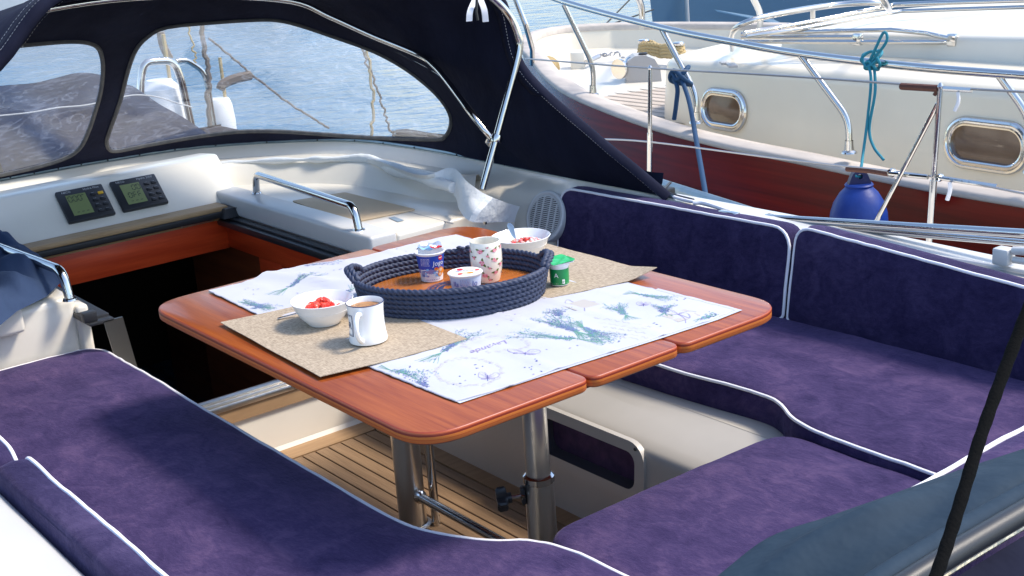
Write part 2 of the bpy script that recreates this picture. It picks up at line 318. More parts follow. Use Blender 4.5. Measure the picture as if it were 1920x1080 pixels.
def fill2d(outer, holes=(), step=.03):
    """triangulate a polygon with holes, keeping a grid of inner points; returns 2-D verts and faces"""
    V = []; E = []
    for L in [outer]+list(holes):
        n = len(V); k = len(L); V += [Vector((p[0], p[1])) for p in L]; E += [(n+i, n+(i+1) % k) for i in range(k)]
    xs = [p[0] for p in outer]; ys = [p[1] for p in outer]
    x = min(xs)+step/2
    while x < max(xs):
        y = min(ys)+step/2
        while y < max(ys):
            if inpoly(x, y, outer) and not any(inpoly(x, y, h) for h in holes) and min(edist(x, y, L) for L in [outer]+list(holes)) > step*.4: V.append(Vector((x, y)))
            y += step
        x += step
    r = delaunay_2d_cdt(V, E, [], 0, 1e-7); vs, fs = r[0], r[2]; out = []
    for f in fs:
        cx = sum(vs[i][0] for i in f)/len(f); cy = sum(vs[i][1] for i in f)/len(f)
        if inpoly(cx, cy, outer) and not any(inpoly(cx, cy, h) for h in holes): out.append(tuple(f))
    return [(v[0], v[1]) for v in vs], out
def prism(outer, z0, z1, holes=(), r=.004):
    """flat slab with a small rounded top edge, from a 2-D outline"""
    mb = MB(); outer = [(p[0], p[1]) for p in outer]; n = len(outer)
    area = sum(outer[i][0]*outer[(i+1) % n][1]-outer[(i+1) % n][0]*outer[i][1] for i in range(n))
    if area < 0: outer = outer[::-1]
    def inset(d):
        o = []
        for i in range(n):
            a = Vector(outer[i-1]); b = Vector(outer[i]); c = Vector(outer[(i+1) % n])
            u = (b-a); v = (c-b); u = u.normalized() if u.length else v.normalized(); v = v.normalized() if v.length else u
            nn = Vector((-u.y-v.y, u.x+v.x)); nn = nn.normalized() if nn.length > 1e-6 else Vector((0, 0))
            o.append(Vector(b)+nn*d)
        return o
    rings = [(inset(r), z0), (inset(0), z0+r), (inset(0), z1-r), (inset(r*.3), z1-r*.3), (inset(r), z1)]
    vs = []; fs = []
    for pl, z in rings: vs += [(p.x, p.y, z) for p in pl]
    for k in range(4): fs += [(k*n+i, k*n+(i+1) % n, (k+1)*n+(i+1) % n, (k+1)*n+i) for i in range(n)]
    mb.add(vs, fs, 1)
    top = list(range(4*n, 5*n)); bot = list(range(n))[::-1]
    mb.f.append(tuple(top)); mb.m.append(0); mb.f.append(tuple(bot)); mb.m.append(1)
    return mb
def pillow(name, outline, thick, fr, m, parent=None, r=.02, puff=.009, seed=0, step=.035, label=None, wob=.006):
    """upholstered cushion: outline (u,v) in the frame fr(u,v,h), thickness along h, rounded edges, slightly puffed top"""
    P = [(p[0], p[1]) for p in outline]; n = len(P)
    if sum(P[i][0]*P[(i+1) % n][1]-P[(i+1) % n][0]*P[i][1] for i in range(n)) < 0: P = P[::-1]
    def inset(d):
        o = []
        for i in range(n):
            a = Vector(P[i-2]); b = Vector(P[i]); c = Vector(P[(i+2) % n]); t = (c-a).normalized()
            o.append((b.x-t.y*d, b.y+t.x*d))
        return o
    def W(u, v, h):
        k = wob*noise.noise(Vector((u*4+seed, v*4, h*6)))+wob*.35*noise.noise(Vector((u*13+seed, v*11, 2)))
        return fr(u, v, h+k)
    rings = [(inset(r), 0)]+[(inset(r*(1-math.sin(a))), r*(1-math.cos(a))) for a in (.5, 1.0, 1.5708)]+[(inset(-.004), thick*.5)]+[(inset(r*(1-math.cos(a))), thick-r*(1-math.sin(a))) for a in (0, .4, .8, 1.2)]
    vs = []; fs = []
    for pl, h in rings: vs += [W(u, v, h) for u, v in pl]
    for k in range(len(rings)-1): fs += [(k*n+i, k*n+(i+1) % n, (k+1)*n+(i+1) % n, (k+1)*n+i) for i in range(n)]
    base = len(vs); tin = inset(r*.75)
    v2, f2 = fill2d(tin, step=step)
    for u, v in v2:
        d = edist(u, v, tin); vs.append(W(u, v, thick-r*.03+puff*(1-math.exp(-d/.05))))
    fs += [tuple(i+base for i in f) for f in f2]
    fs.append(tuple(range(n))[::-1])
    k = (len(rings)-1)*n   # stitch last ring to inner fill outline
    fs += [(k+i, k+(i+1) % n, base+(i+1) % n, base+i) for i in range(n)]
    o = obj(name, vs, fs, m, parent, True, ang=60)
    if label: o['label'] = label
    return o, [W(u, v, thick-r*.35) for u, v in inset(r*.15)]
def text2d(s, size, shear=0):
    cu = bpy.data.curves.new('t', 'FONT'); cu.body = s; cu.size = size; cu.shear = shear; cu.resolution_u = 3
    o = bpy.data.objects.new('t', cu); COL.objects.link(o); bpy.context.view_layer.update()
    me = bpy.data.meshes.new_from_object(o.evaluated_get(bpy.context.evaluated_depsgraph_get()))
    v = [(p.co.x, p.co.y) for p in me.vertices]; f = [tuple(p.vertices) for p in me.polygons]
    bpy.data.objects.remove(o); bpy.data.curves.remove(cu); bpy.data.meshes.remove(me); return v, f
def disc2d(cx, cy, rx, ry=None, n=14, a0=0):
    ry = ry or rx; v = [(cx+rx*math.cos(i*2*math.pi/n+a0), cy+ry*math.sin(i*2*math.pi/n+a0)) for i in range(n)]; return v, [tuple(range(n))]
def leaf2d(x, y, a, L, wd):
    p = [(0, 0), (.3, 1), (.65, .8), (1, 0), (.65, -.8), (.3, -1)]; c, s = math.cos(a), math.sin(a)
    return [(x+q[0]*L*c-q[1]*wd*s, y+q[0]*L*s+q[1]*wd*c) for q in p], [tuple(range(6))]
def stroke2d(pts, wd):
    v = []; f = []
    for i, p in enumerate(pts):
        a = pts[max(i-1, 0)]; b = pts[min(i+1, len(pts)-1)]; dx, dy = b[0]-a[0], b[1]-a[1]; l = math.hypot(dx, dy) or 1
        v += [(p[0]-dy/l*wd/2, p[1]+dx/l*wd/2), (p[0]+dy/l*wd/2, p[1]-dx/l*wd/2)]
    f = [(2*i, 2*i+1, 2*i+3, 2*i+2) for i in range(len(pts)-1)]; return v, f
def rrect2d(x0, y0, x1, y1, r, k=4):
    o = []
    for cx, cy, a in ((x1-r, y1-r, 0), (x0+r, y1-r, 90), (x0+r, y0+r, 180), (x1-r, y0+r, 270)):
        o += [(cx+r*math.cos(math.radians(a+90*i/k)), cy+r*math.sin(math.radians(a+90*i/k))) for i in range(k+1)]
    return o

# ================================================================== SETTING: water
mb = MB(); mb.add([(-150, -60, -.6), (250, -60, -.6), (250, 400, -.6), (-150, 400, -.6)], [(0, 1, 2, 3)])
wat = mb.build('water', 'water', smooth=False); wat['kind'] = 'structure'

# ================================================================== OUR YACHT
Y = thing('sailing_yacht', 'cream sailing yacht whose cockpit with open companionway fills the foreground', 'sailing yacht', (0, 0, 0))
ZR = .67
RAIL = [(.48, 3.62), (.48, 4.25), (.58, 4.75), (.99, 5.12), (1.37, 5.21), (1.64, 5.22), (1.91, 5.21), (2.29, 5.12), (2.70, 4.72), (2.805, 4.25), (2.822, 3.53, .663), (2.84, 3.22, .657), (2.85, 2.92, .652), (2.86, 2.3, .63), (2.85, 1.6, .62), (2.83, .6, .62)]
rail = spline([(p[0], p[1], p[2] if len(p) > 2 else ZR) for p in RAIL], 8)
def inn(p, d, z):
    """a rail point moved inboard by d"""
    i = min(range(len(rail)), key=lambda k: (rail[k]-p).length); a = rail[max(i-1, 0)]; b = rail[min(i+1, len(rail)-1)]; t = (b-a).normalized()
    return Vector((p.x+t.y*d, p.y-t.x*d, z))
# --- coaming moulding: from the outer deck over the rail and down inboard
mb = MB(); n = len(rail); rows = []
for p in rail:
    aft = min(1, max(0, (3.62-p.y)/.14)) if p.x > 1.5 else 0
    cu = min(1, max(0, (3.34-p.y)/.05)) if p.x > 1.5 else 0
    L_ = lambda a, b, c: (a*(1-aft)+b*aft)*(1-cu)+c*cu
    zr = p.z
    rows.append([inn(p, -.55, .42), inn(p, -.22, .50), inn(p, -.055, .585), inn(p, -.03, zr-.035), inn(p, -.012, zr-.006), inn(p, L_(.012, .012, .008), zr-.004), inn(p, L_(.03, .03, .012), zr-.02), inn(p, L_(.055, .065, .014), L_(.625, .625, .6)), inn(p, L_(.105, .095, .015), L_(.62, .60, .5)), inn(p, L_(.16, .16, .016), L_(.615, .45, .4)), inn(p, L_(.19, .19, .018), L_(.585, .31, .31))])
k = len(rows[0]); v = [q for r_ in rows for q in r_]
mb.add(v, [(i*k+j, i*k+j+1, (i+1)*k+j+1, (i+1)*k+j) for i in range(n-1) for j in range(k-1)])
mb.build('coaming', 'gel', Y)
# aluminium track the sprayhood hooks into, with screws
mb = MB(); mb.tube([inn(p, 0, p.z+.004) for p in rail if p.y > 2.85], .0085, 8); mb.build('canvas_track', 'alu', Y)
mb = MB()
for i in range(12, len(rail)-14, 3):
    p = inn(rail[i], .008, rail[i].z+.004); mb.lathe([(.004, 0), (.003, .003), (0, .004)], p, 8, axis=(-.3, -.7, .5))
mb.build('track_screws', 'darktrack', Y)
# --- side decks / hull
mb = MB()
toe = spline([at(1130, 300, 2, .5), at(1185, 323, 2, .5), at(1360, 379, 2, .5), at(1440, 404, 2, .5), at(1540, 430, 2, .5), at(1740, 476, 2, .5), at(1920, 514, 2, .5), Vector((3.1, .6, .5)), Vector((2.9, -.6, .5))], 6)
pre = spline([Vector((1.7, 9.6, -.10)), Vector((2.7, 7.4, .18)), Vector((3.3, 5.4, .33)), toe[0]], 6)[:-1]
toeL = pre+toe
mb.add([q for p in toeL for q in ((p.x, p.y, p.z-.06), ((p.x-.30) if p.y < 4.6 else max(1.64, p.x-.75), p.y, min(.43, p.z-.06)), (p.x+.02, p.y, p.z-.1), (p.x-.1, p.y, -.4), (p.x-.6, p.y, -.9))],
       [f for i in range(len(toeL)-1) for f in ((5*i, 5*i+1, 5*i+6, 5*i+5), (5*i, 5*i+2, 5*i+7, 5*i+5), (5*i+2, 5*i+3, 5*i+8, 5*i+7), (5*i+3, 5*i+4, 5*i+9, 5*i+8))])
mb.build('hull', 'gelw', Y)
mb = MB(); mb.tube([p+Vector((0, 0, -.01)) for p in toeL], .022, 10); mb.tube([p+Vector((0, 0, -.05)) for p in toeL], .018, 8)
mb.build('toe_rail', 'alu', Y)
flat('toe_teal', (.03, .12, .13), .35)
mb = MB(); mb.tube([p+Vector((-.012, 0, -.06)) for p in toeL], .034, 10); mb.build('rubbing_strake', 'toe_teal', Y)
# port coaming slab and the white coaming cap behind the starboard backrests
mb = MB(); mb.box((-.3, .4, .35), (.597, 4.2, .565), .03, seg=4); mb.box((-1.2, .3, .2), (-.2, 5, .45), .03); mb.build('port_coaming', 'gelw', Y)
cap = spline([(2.905, 2.95, .632), (2.92, 2.5, .628), (2.92, 2.1, .624), (2.92, 1.6, .615), (2.92, .9, .60)], 6)
mb = MB(); mb.add([q for p in cap for q in ((p.x-.075, p.y, .50), (p.x-.07, p.y, p.z-.012), (p.x-.055, p.y, p.z), (p.x+.05, p.y, p.z), (p.x+.075, p.y, p.z-.02), (p.x+.12, p.y, .46))], [(6*i+j, 6*i+j+1, 6*i+j+7, 6*i+j+6) for i in range(len(cap)-1) for j in range(5)])
mb.build('coaming_cap', 'gelw', Y)
# --- cockpit well
mb = MB()
mb.add([(1.36, .6, -.008), (2.02, .6, -.008), (2.02, 3.46, -.008), (1.36, 3.46, -.008)], [(0, 1, 2, 3)]); mb.build('sole_base', 'black', Y, smooth=False)
mb = MB(); x = 1.405
while x < 1.94:
    mb.box((x, .8, -.007), (min(x+.0415, 1.945), 3.338, 0), .0012, seg=1); x += .046
mb.build('teak_sole', 'teak', Y)
mb = MB()
mb.hexa([(1.38, 3.342, -.007), (1.948, 3.342, -.007), (2.01, 3.425, -.007), (1.38, 3.425, -.007), (1.38, 3.342, .0015), (1.948, 3.342, .0015), (2.01, 3.425, .0015), (1.38, 3.425, .0015)])
mb.hexa([(1.95, .8, -.007), (2.012, .8, -.007), (2.012, 3.423, -.007), (1.95, 3.338, -.007), (1.95, .8, .001), (2.012, .8, .001), (2.012, 3.423, .001), (1.95, 3.338, .001)])
mb.build('teak_margin', 'teakb', Y, smooth=False)
def extr(prof, y0, y1, axis=1):
    mb = MB(); n = len(prof)
    mb.add([(x, y, z) for y in (y0, y1) for x, z in prof], [(i, i+1, n+i+1, n+i) for i in range(n-1)]); return mb
# starboard riser with a long soft bend to the ledge under the cushion, hole for the locker
y0, y1 = 2.157, 2.59
def xr(z): return 2.005+.06*max(0, z-.0)+(0 if z < .27 else (z-.27)*3.2)
LZ0, LZ1 = .118, .282
LO = rrect2d(-y1, LZ0, -y0, LZ1, .055, 6)      # locker frame outline in (-y, z)
IN = rrect2d(-y1+.035, LZ0+.032, -y0-.034, LZ1-.03, .03, 5)
outer = [(-3.45, 0), (-.8, 0), (-.8, .235), (-2.1, .235), (-3.45, .235)]
v2, f2 = fill2d([(-3.45, 0), (-.8, 0), (-.8, .322), (-3.45, .322)], [IN], .012)
def rx(z):
    if z < .262: return 2.005+.07*z
    return 2.005+.07*z+.165*min(1, (z-.262)/.060)**1.35
mb = MB(); mb.add([(rx(z), -a, z) for a, z in v2], f2); mb.build('starboard_riser', 'gel_shade', Y, ang=60)
mb = MB(); mb.add([(2.19, .8, .3222), (2.8, .8, .3222), (2.8, 3.46, .3222), (2.19, 3.46, .3222)], [(0, 1, 2, 3)]); mb.build('starboard_seat_base', 'gel_shade', Y, smooth=False)
mb = extr([(1.395, 0), (1.38, .24), (1.29, .33), (.58, .33)], .8, 3.75); mb.build('port_seat_base', 'gel_shade', Y)
mb = MB(); mb.add([(1.36, 1.92, 0), (2.02, 1.92, 0), (2.25, 1.92, .30), (1.3, 1.92, .30), (1.3, .8, .30), (2.25, .8, .30)], [(0, 1, 2, 3), (3, 2, 5, 4)]); mb.build('aft_seat_base', 'gel_shade', Y, smooth=False)
# locker in the riser: recessed dark liner and a raised frame
lock = MB()
v2, f2 = fill2d(LO, [IN], .2)
lock.add([(1.996+.07*z, -a, z) for a, z in v2], f2)
no, ni = len(LO), len(IN)
lock.add([(1.996+.07*z, -a, z) for a, z in LO]+[(2.012+.07*z, -a, z) for a, z in LO], [(i, (i+1) % no, no+(i+1) % no, no+i) for i in range(no)])
lk = lock.build('locker_frame', 'gel_shade', Y)
mb = MB(); mb.add([(1.996+.07*z, -a, z) for a, z in IN]+[(2.15, -a, z) for a, z in IN], [(i, (i+1) % ni, ni+(i+1) % ni, ni+i) for i in range(ni)]+[tuple(range(ni, 2*ni))])
flat('locker_dark', (.075, .075, .085), .6)
mb.build('locker_liner', 'locker_dark', lk)
mb = MB()
for a, z in ((-y1+.05, LZ0+.014), (-y0-.02, LZ0+.02), (-y0-.03, LZ1-.015)): mb.lathe([(.005, 0), (.004, .002), (0, .002)], (1.994+.07*z, -a, z), 10, axis=(-1, 0, 0))
mb.build('frame_screws', 'darktrack', lk)
mb = MB(); c0 = Vector((2.10, 2.42, .2)); mb.box((2.05, 2.19, .125), (2.14, 2.62, .275), .02)
MT['bagp'] = mat('dark_purple_bag', (.085, .035, .085), .9, col2=(.04, .02, .055), vscale=20, bump=.6, bscale=20)
mb.build('stowed_bag', 'bagp', lk)
# --- bridge deck riser, teak sill, steel washboard track
mb = MB(); mb.add([(1.2, 3.43, 0), (2.02, 3.43, 0), (2.14, 3.445, .135), (1.2, 3.445, .135)], [(0, 1, 2, 3)])
mb.add([(1.2, 3.428, 0), (2.01, 3.428, 0), (2.01, 3.42, 0), (1.2, 3.42, 0), (1.2, 3.43, .014), (2.01, 3.43, .014)], [(3, 2, 5, 4)])
mb.build('bridge_riser', 'gel', Y, smooth=False)
mb = MB(); mb.hexa([(1.2, 3.435, .135), (2.15, 3.435, .135), (2.15, 3.50, .135), (1.2, 3.50, .135), (1.2, 3.438, .178), (2.15, 3.438, .178), (2.15, 3.50, .178), (1.2, 3.50, .178)])
mb.build('teak_sill', 'teakb', Y, smooth=False)
mb = MB(); mb.box((1.21, 3.432, .180), (2.14, 3.447, .196), .002); mb.box((1.21, 3.452, .180), (2.14, 3.466, .201), .002); mb.box((1.21, 3.472, .180), (2.14, 3.50, .206), .003)
mb.build('sill_track', 'steelr', Y)
# --- interior seen through the companionway
mb = MB()
xa, xb, ya, yb = 1.16, 2.05, 3.51, 6.2
mb.add([(.75, ya, -1.25), (2.9, ya, -1.25), (2.9, yb, -1.25), (.75, yb, -1.25)], [(0, 1, 2, 3)])
mb.add([(.75, yb, -1.25), (2.9, yb, -1.25), (2.9, yb, .57), (.75, yb, .57)], [(0, 1, 2, 3)])
mb.add([(.75, ya, -1.25), (.75, yb, -1.25), (.75, yb, .55), (.75, ya, .55)], [(0, 1, 2, 3)])
mb.add([(2.9, ya, -1.25), (2.9, yb, -1.25), (2.9, yb, .55), (2.9, ya, .55)], [(0, 1, 2, 3)])
mb.add([(.75, ya, -1.25), (2.9, ya, -1.25), (2.9, ya, .17), (.75, ya, .17)], [(0, 1, 2, 3)])
mb.add([(.75, 4.47, .56), (2.9, 4.47, .56), (2.9, yb, .56), (.75, yb, .56)], [(0, 1, 2, 3)])
mb.add([(2.07, ya, .53), (2.9, ya, .53), (2.9, 4.5, .53), (2.07, 4.5, .53)], [(0, 1, 2, 3)])
mb.add([(.75, 3.78, .50), (1.15, 3.78, .50), (1.15, 4.5, .50), (.75, 4.5, .50)], [(0, 1, 2, 3)])
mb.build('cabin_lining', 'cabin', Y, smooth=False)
mb = MB()
for i in range(4): mb.box((1.35, 3.75+.22*i, -.28-.25*i), (1.95, 3.95+.22*i, -.25-.25*i), .004)
mb.box((1.30, 4.9, -1.2), (1.9, 5.3, -.35), .01); mb.box((2.2, 4.2, -1.2), (2.8, 5.6, -.1), .01)
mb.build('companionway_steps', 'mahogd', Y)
# fascia under the teak lip, starboard cheek, post and latch
BY = 4.45
mb = MB(); mb.box((1.05, BY, .395), (2.05, BY+.03, .528), .003); mb.build('hatch_fascia', 'mahog', Y)
mb = MB(); mb.box((2.045, 3.52, .40), (2.07, BY, .515), .002); mb.build('hatch_cheek', 'mahog', Y)
mb = MB(); mb.box((2.05, 4.05, -1.2), (2.075, 4.22, .398), .002); mb.box((2.051, 3.51, -1.2), (2.075, 3.58, .398), .002); mb.build('cabin_post', 'mahog', Y)
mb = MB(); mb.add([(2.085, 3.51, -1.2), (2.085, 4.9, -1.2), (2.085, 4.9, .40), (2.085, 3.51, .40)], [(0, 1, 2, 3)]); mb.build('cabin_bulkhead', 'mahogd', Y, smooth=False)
la = at(417, 446, 0, 2.043)
mb = MB(); mb.box((2.033, la.y-.014, la.z-.045), (2.044, la.y+.014, la.z+.045), .004); mb.box((2.022, la.y-.008, la.z-.012), (2.04, la.y+.008, la.z+.035), .005); mb.build('hatch_latch', 'steel', Y)
# teak lip of the sliding hatch, black seal, thin strip
def lipbox(x0, x1, z0, z1, ya_, yb_, name, m, r=.004, dz=0):
    mb = MB(); mb.box((x0, ya_, z0), (x1, yb_, z1), r, seg=3); return mb.build(name, m, Y)
lipbox(1.02, 2.075, .529, .552, BY-.055, BY+.05, 'hatch_seal', 'black')
lipbox(1.02, 2.045, .548, .570, BY-.045, BY+.045, 'hatch_lip', 'teaklip', .009)
mb = MB(); mb.box((1.05, BY-.012, .512), (2.02, BY-.002, .530), .002); mb.build('hatch_trim', 'teaklip', Y)
mb = MB(); mb.box((1.86, BY-.016, .515), (1.99, BY-.0125, .528), .001); mb.build('hatch_stop_plate', 'steelr', Y)
# --- instrument pod: sloped face rising forward from the lip
PZ0, PZ1, PY0, PY1 = .560, .712, 4.50, 4.66
fn = Vector((0, -(PZ1-PZ0), (PY1-PY0))).normalized(); f0 = Vector((0, PY0, PZ0))
xs = [.3, 1.0, 1.6, 2.06, 2.12, 2.155]
mb = MB(); rows = []
for i, x in enumerate(xs):
    dd = (0, 0, 0, 0, .004, .03)[i]
    rows.append([(x, PY0+dd, PZ0-.04), (x, PY0+dd, PZ0), (x, PY0+.146+dd, PZ1-.010), (x, PY0+.158+dd, PZ1-.002), (x, PY0+.175+dd, PZ1), (x, PY0+.34, PZ1-.012), (x, PY0+.45, .675), (x, PY0+.52, .62)])
rows.append([(2.165, PY0+.1, PZ0-.02), (2.165, PY0+.1, PZ0+.01), (2.165, PY0+.2, PZ1-.06), (2.165, PY0+.21, PZ1-.055), (2.165, PY0+.23, PZ1-.05), (2.165, PY0+.34, PZ1-.05), (2.165, PY0+.45, .64), (2.165, PY0+.52, .60)])
rows.append([(2.175, PY0+.12, PZ0-.04)]*1+[(2.175, PY0+.16+.05*j, .585) for j in range(7)])
k = 8; mb.add([q for r_ in rows for q in r_], [(i*k+j, i*k+j+1, (i+1)*k+j+1, (i+1)*k+j) for i in range(len(rows)-1) for j in range(k-1)])
mb.build('instrument_pod', 'gel', Y, ang=30)
fu = Vector((1, 0, 0)); fv = Vector((0, PY1-PY0, PZ1-PZ0)).normalized()
def decal(mb, v, f, fr, h=.0006, mi=0): mb.add([fr(a, b, h) for a, b in v], f, mi)
SEG = {'0': 'abcdef', 'F': 'aefg', 'O': 'abcdef'}
def sevenseg(ch, x, y, w_, h_, t):
    q = {'a': ((0, h_), (w_, h_)), 'b': ((w_, h_), (w_, h_/2)), 'c': ((w_, h_/2), (w_, 0)), 'd': ((0, 0), (w_, 0)), 'e': ((0, 0), (0, h_/2)), 'f': ((0, h_/2), (0, h_)), 'g': ((0, h_/2), (w_, h_/2))}
    out = []
    for s in SEG[ch]:
        (a, b), (c, d) = q[s]; l = math.hypot(c-a, d-b); ux, uy = (c-a)/l*t*.6, (d-b)/l*t*.6
        out.append(stroke2d([(x+a+ux, y+b+uy), (x+c-ux, y+d-uy)], t))
    return out
def instrument(pxs, digits, brand, label, yellow):
    P = [onplane(a, b, f0+fn*.0, fn) for a, b in pxs]          # TL, TR, BR, BL
    c = (P[0]+P[1]+P[2]+P[3])/4; wd = ((P[1]-P[0]).length+(P[2]-P[3]).length)/4; hg = ((P[3]-P[0]).length+(P[2]-P[1]).length)/4
    u = ((P[1]-P[0])+(P[2]-P[3])).normalized(); v = fn.cross(u)
    fr = lambda a, b, h: c+u*a+v*b+fn*h
    mb = MB(); mb.obox(c+fn*.008, (u, v, fn), (wd, hg, .009), .006)
    o = mb.build('instrument_display', 'plast', Y); o['label'] = label
    mb = MB(); sx0, sx1, sy0, sy1 = -.68*wd, .16*wd, -.68*hg, .62*hg
    mb.add([fr(sx0, sy0, .0176), fr(sx1, sy0, .0176), fr(sx1, sy1, .0176), fr(sx0, sy1, .0176)], [(0, 1, 2, 3)]); s = mb.build('screen', 'lcd', o, smooth=False)
    mb = MB()
    for row, (txt, x, y, cw, ch) in enumerate(digits):
        for i, cc in enumerate(txt):
            for vv, ff in sevenseg(cc, x*wd+i*cw*wd*1.45, y*hg, cw*wd, ch*hg, .0030): decal(mb, vv, ff, fr, .0182)
    for a, b in ((-.5, -.5), (-.3, -.5), (-.1, -.5), (-.05, .5)): decal(mb, *stroke2d([(a*wd, b*hg), ((a+.1)*wd, b*hg)], .0025), fr, .0182)
    mb.build('digits', 'lcd_ink', s, smooth=False)
    mb = MB(); v2, f2 = text2d(brand, .013, .1); decal(mb, [(a+.12*wd, b+.76*hg) for a, b in v2], f2, fr, .0178)
    v2, f2 = text2d('NECO', .012); decal(mb, [(a-.78*wd, b+.76*hg) for a, b in v2], f2, fr, .0178)
    mb.build('lettering', 'grey_print', o, smooth=False)
    for r_ in range(4):
        for q in range(2):
            mb = MB(); first = yellow and r_ == 0 and q == 1
            mb.obox(fr((.45+.32*q)*wd, (.42-.36*r_)*hg, .0175), (u, v, fn), (.010, .006, .0022), .0015); mb.build('button', 'amber_button' if first else 'plast', o)
            if not first:
                mb = MB(); decal(mb, *stroke2d([((.38+.32*q)*wd, (.50-.36*r_)*hg), ((.50+.32*q)*wd, (.50-.36*r_)*hg)], .003), fr, .0179); mb.build('button_mark', 'grey_print', o, smooth=False)
instrument([(110, 364), (198, 348), (208, 405), (120, 424)], [('000', -.62, .18, .14, .34)], 'Hydra Pilot', 'left display reading 000 with an amber button', True)
instrument([(213, 345), (298, 329), (306, 384), (221, 402)], [('00', -.22, .18, .14, .32), ('OFF', -.5, -.28, .14, .32)], 'Hydra 2000', 'right display reading 00 over OFF', False)
# --- starboard side moulding beside the hatch: ledge, shelf, recess wall
mb = MB()
xi, ZS = 2.06, .588
mb.hexa([(xi+.032, 3.45, .42), (2.62, 3.45, .42), (2.62, 4.62, .42), (xi+.032, 4.62, .42), (xi+.012, 3.45, ZS-.012), (2.62, 3.45, ZS-.012), (2.62, 4.62, ZS-.012), (xi+.012, 4.62, ZS-.012)])
mb.build('starboard_deck_box', 'gel', Y, smooth=False)
mb = MB(); mb.box((xi, 3.435, .525), (xi+.105, 4.60, ZS+.012), .012, seg=4); mb.build('hatch_ledge', 'gelw', Y)
mb = MB(); mb.box((xi+.106, 3.44, .45), (2.655, 4.75, ZS), .012, seg=3); mb.build('side_shelf', 'gel', Y)
mb = MB(); mb.box((2.36, 3.40, ZS-.003), (2.364, 3.9, ZS+.0006), 0); mb.build('panel_seam', 'greyp', Y, smooth=False)
# recess wall follows the coaming
wall = spline([(2.13, 4.70), (2.30, 4.62), (2.50, 4.32), (2.545, 4.0), (2.56, 3.78), (2.62, 3.62)], 6)
mb = MB(); mb.add([q for p in wall for q in ((p.x-.05, p.y-.05, ZS-.003), (p.x-.035, p.y-.04, ZS+.012), (p.x, p.y-.01, .655), (p.x+.02, p.y+.01, .668), (p.x+.06, p.y+.05, .66), (p.x+.11, p.y+.09, .62))], [(6*i+j, 6*i+j+1, 6*i+j+7, 6*i+j+6) for i in range(len(wall)-1) for j in range(5)])
mb.build('recess_wall', 'gel', Y, ang=50)
mb = MB(); mb.box((2.012, 3.45, .492), (2.056, 4.52, .518), .004); mb.box((2.03, 3.45, .518), (2.058, 4.52, .528), .003); mb.build('hatch_track', 'darktrack', Y)
mb = MB(); mb.hexa([(2.0, 4.36, .53), (2.11, 4.36, .53), (2.11, 4.48, .53), (2.0, 4.48, .53), (2.02, 4.38, .562), (2.10, 4.38, .562), (2.10, 4.47, .562), (2.02, 4.47, .562)]); mb.tube([(2.06, 4.37, .56), (2.10, 4.40, .575), (2.11, 4.46, .56)], .004, 6); mb.build('hatch_slide_block', 'plast', Y)
mb = MB(); mb.box((1.985, 3.40, .53), (2.05, 3.47, .538), .002); mb.build('washboard_tab', 'steelr', Y)
def handrail(a, b, h, r=.0135):
    a = Vector(a); b = Vector(b); d = (b-a).normalized()
    pts = fillet([a, a+Vector((0, 0, h))+d*.015, b+Vector((0, 0, h))-d*.02, b], .055, 8)
    mb = MB(); mb.tube(pts, r, 14); mb.lathe([(.022, 0), (.02, .005), (.014, .007)], a-Vector((0, 0, .002)), 18); mb.lathe([(.022, 0), (.02, .005), (.014, .007)], b-Vector((0, 0, .002)), 18)
    return mb.build('handrail', 'steel', Y)
handrail(at(481, 362, 2, ZS+.012), at(673, 431, 2, ZS+.012), .075)
PB = .565
handrail((1.10, 4.6, PB), at(131, 561, 2, PB), .085, .0145)
# port deck box beside the hatch, its lid standing proud
mb = MB(); mb.box((.35, 3.73, .30), (1.205, 4.50, PB), .028, seg=5); pbx = mb.build('port_deck_box', 'gel', Y)
mb = MB(); mb.box((.30, 3.69, PB-.065), (1.035, 4.40, PB+.012), .012, seg=4); mb.build('locker_lid', 'gel', pbx)
mb = MB(); mb.box((1.195, 3.72, .10), (1.235, 3.80, PB-.035), .012, seg=3); mb.build('hatch_jamb', 'gel', Y)
mb = MB(); P = [onplane(a, b, Vector((0, 3.60, 0)), Vector((0, 1, 0))) for a, b in ((195, 603), (230, 594), (258, 690), (222, 690))]
mb.add(P+[p+Vector((0, .006, 0)) for p in P], [(0, 1, 2, 3), (7, 6, 5, 4), (0, 1, 5, 4), (1, 2, 6, 5), (2, 3, 7, 6), (3, 0, 4, 7)]); mb.build('washboard_plate', 'dullsteel', Y, smooth=False)
mb = MB(); q = onplane(182, 600, Vector((0, 3.62, 0)), Vector((0, 1, 0))); mb.box((q.x-.03, q.y-.02, q.z-.01), (q.x+.045, q.y+.02, q.z+.0), .003); mb.box((q.x-.04, q.y-.01, q.z+.0), (q.x+.0, q.y+.02, q.z+.03), .003); mb.box((q.x-.03, q.y+.02, q.z-.01), (q.x+.045, q.y+.9, q.z+.006), .002); mb.build('port_hatch_track', 'plast', Y)
